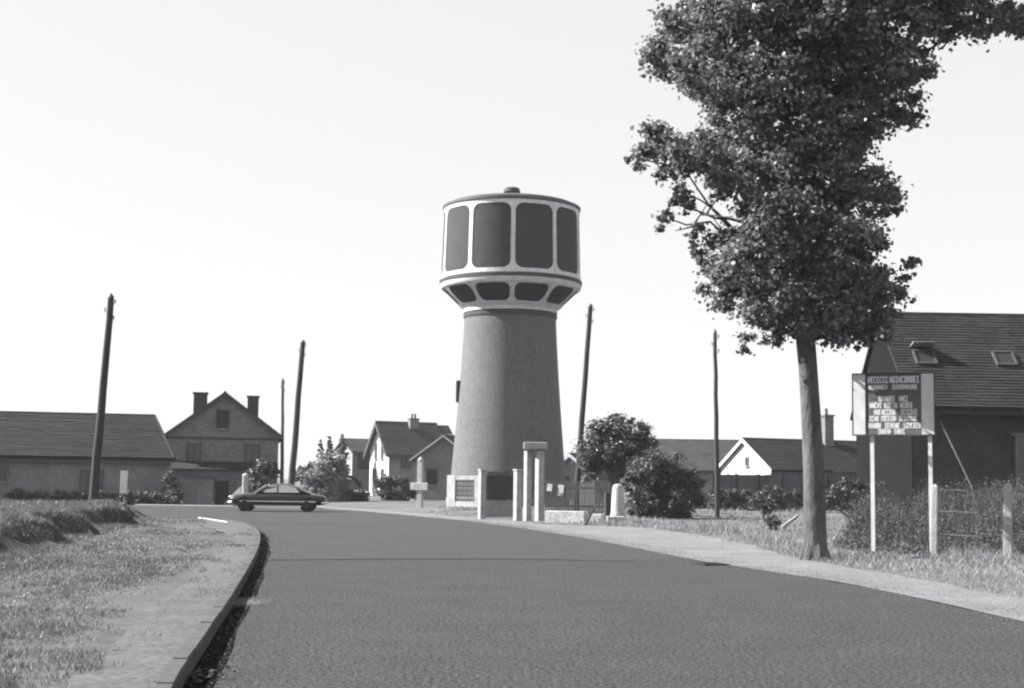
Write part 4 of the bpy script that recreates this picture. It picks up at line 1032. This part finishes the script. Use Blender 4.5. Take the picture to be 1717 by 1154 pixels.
ws = MB().add([(-1.02, -.56, .93), (-1.02, .56, .93), (-.52, .52, 1.27), (-.52, -.52, 1.27)], [(0, 1, 2, 3)]); wo = ws.build('windscreen', GP, T); wo.location = (-.05, 0, .02)
wo.modifiers.new('thick', 'SOLIDIFY').thickness = .02
pl_ = MB()
for s_ in (-1, 1): pl_.tube([(-1.05, s_*.62, .95), (-.55, s_*.58, 1.30)], .028, 6)
pl_.build('pillar_trim', MT['chrome'], T)
for s_ in (-1, 1):
    MB().box((.05, s_*.885, .50), (3.7, .03, .06)).build('chrome_strip', MT['chrome'], T)
    MB().box((.05, s_*.86, .27), (2.3, .06, .08)).build('sill', MT['chrome'], T)
    for x in (-1.55, 1.45):
        w_ = MB().loft([[Vector((x+r_*cos(2*pi*k/24), s_*y_, .33+r_*sin(2*pi*k/24))) for k in range(24)] for r_, y_ in ((.2, .68), (.31, .69), (.33, .73), (.33, .84), (.30, .885), (.21, .89))]).build('wheel', MT['tyre'], T, True)
        MB().loft([[Vector((x+r_*cos(2*pi*k/20), s_*y_, .33+r_*sin(2*pi*k/20))) for k in range(20)] for r_, y_ in ((.21, .885), (.19, .905), (.1, .90), (.08, .93), (.01, .935))]).build('hubcap', MT['carpaint'], w_, True)
        ar = MB(); ri, ro = .345, .40
        ar.loft([[Vector((x+r_*cos(pi*k/12), s_*y_, .33+r_*sin(pi*k/12))) for (r_, y_) in ((ri, .80), (ri, .895), (ro, .895), (ro, .80))] for k in range(13)]); ar.build('wheel_arch', MT['carpaint'], T, True)
    hl = MB().loft([[Vector((-2.2-d_, s_*.56+r_*cos(2*pi*k/16), .66+r_*sin(2*pi*k/16))) for k in range(16)] for r_, d_ in ((.11, -.1), (.115, .08), (.09, .12), (.02, .14))]).build('headlight', MT['chrome'], T, True)
    MB().box((2.26, s_*.52, .66), (.12, .12, .2)).build('tail_light', MT['glass'], T, bevel=.03)
for x, k in ((-2.38, 1), (2.38, -1)):
    m_ = MB().tube([(x+.22*k, -.82, .44), (x+.04*k, -.7, .44), (x, 0, .44), (x+.04*k, .7, .44), (x+.22*k, .82, .44)], .055, 8); m_.build('bumper', MT['chrome'], T, True)

# drain and small stones on the verge
b = G(1190, 947)
o = MB(); 
for k in range(5): o.box((-.28+k*.14, 0, .012), (.06, .42, .02))
o.box((0, .24, .012), (.75, .06, .024)); o.box((0, -.24, .012), (.75, .06, .024)); o.box((0, 0, .004), (.7, .5, .006))
o = o.build('drain_grate', MT['dark']); o.location = (b.x, b.y, .008); o.rotation_euler = (0, 0, radians(105)); tag(o, 'dark drain grate at the right edge of the asphalt', 'drain')
b = P(1325, 868, 46); b.z = rz_(b.x, b.y)+.25
o = MB().tube([(-.32, -.2, -.1), (.3, .3, .28)], [.07, .055], 8).build('fallen_log', MT['conc'], None, True); o.location = b; tag(o, 'pale fallen log in the grass left of the big trunk', 'log')
b = P(1705, 968, 23.6)

# ------------------------------------------------------------------ summer air
hz = MB().box((0, 150, 12.75), (700, 420, 28.5)).build('haze', MT['dark']); setting(hz, 'thin pale summer haze over the whole place', 'haze', 'stuff')
hm = bpy.data.materials.new('haze'); hm.use_nodes = True; hn = hm.node_tree
for n_ in list(hn.nodes):
    if n_.type == 'BSDF_PRINCIPLED': hn.nodes.remove(n_)
pv = hn.nodes.new('ShaderNodeVolumePrincipled'); pv.inputs['Color'].default_value = (.92, .94, .97, 1); pv.inputs['Density'].default_value = .0002
hn.links.new(pv.outputs[0], [n_ for n_ in hn.nodes if n_.type == 'OUTPUT_MATERIAL'][0].inputs['Volume'])
hz.data.materials.clear(); hz.data.materials.append(hm)
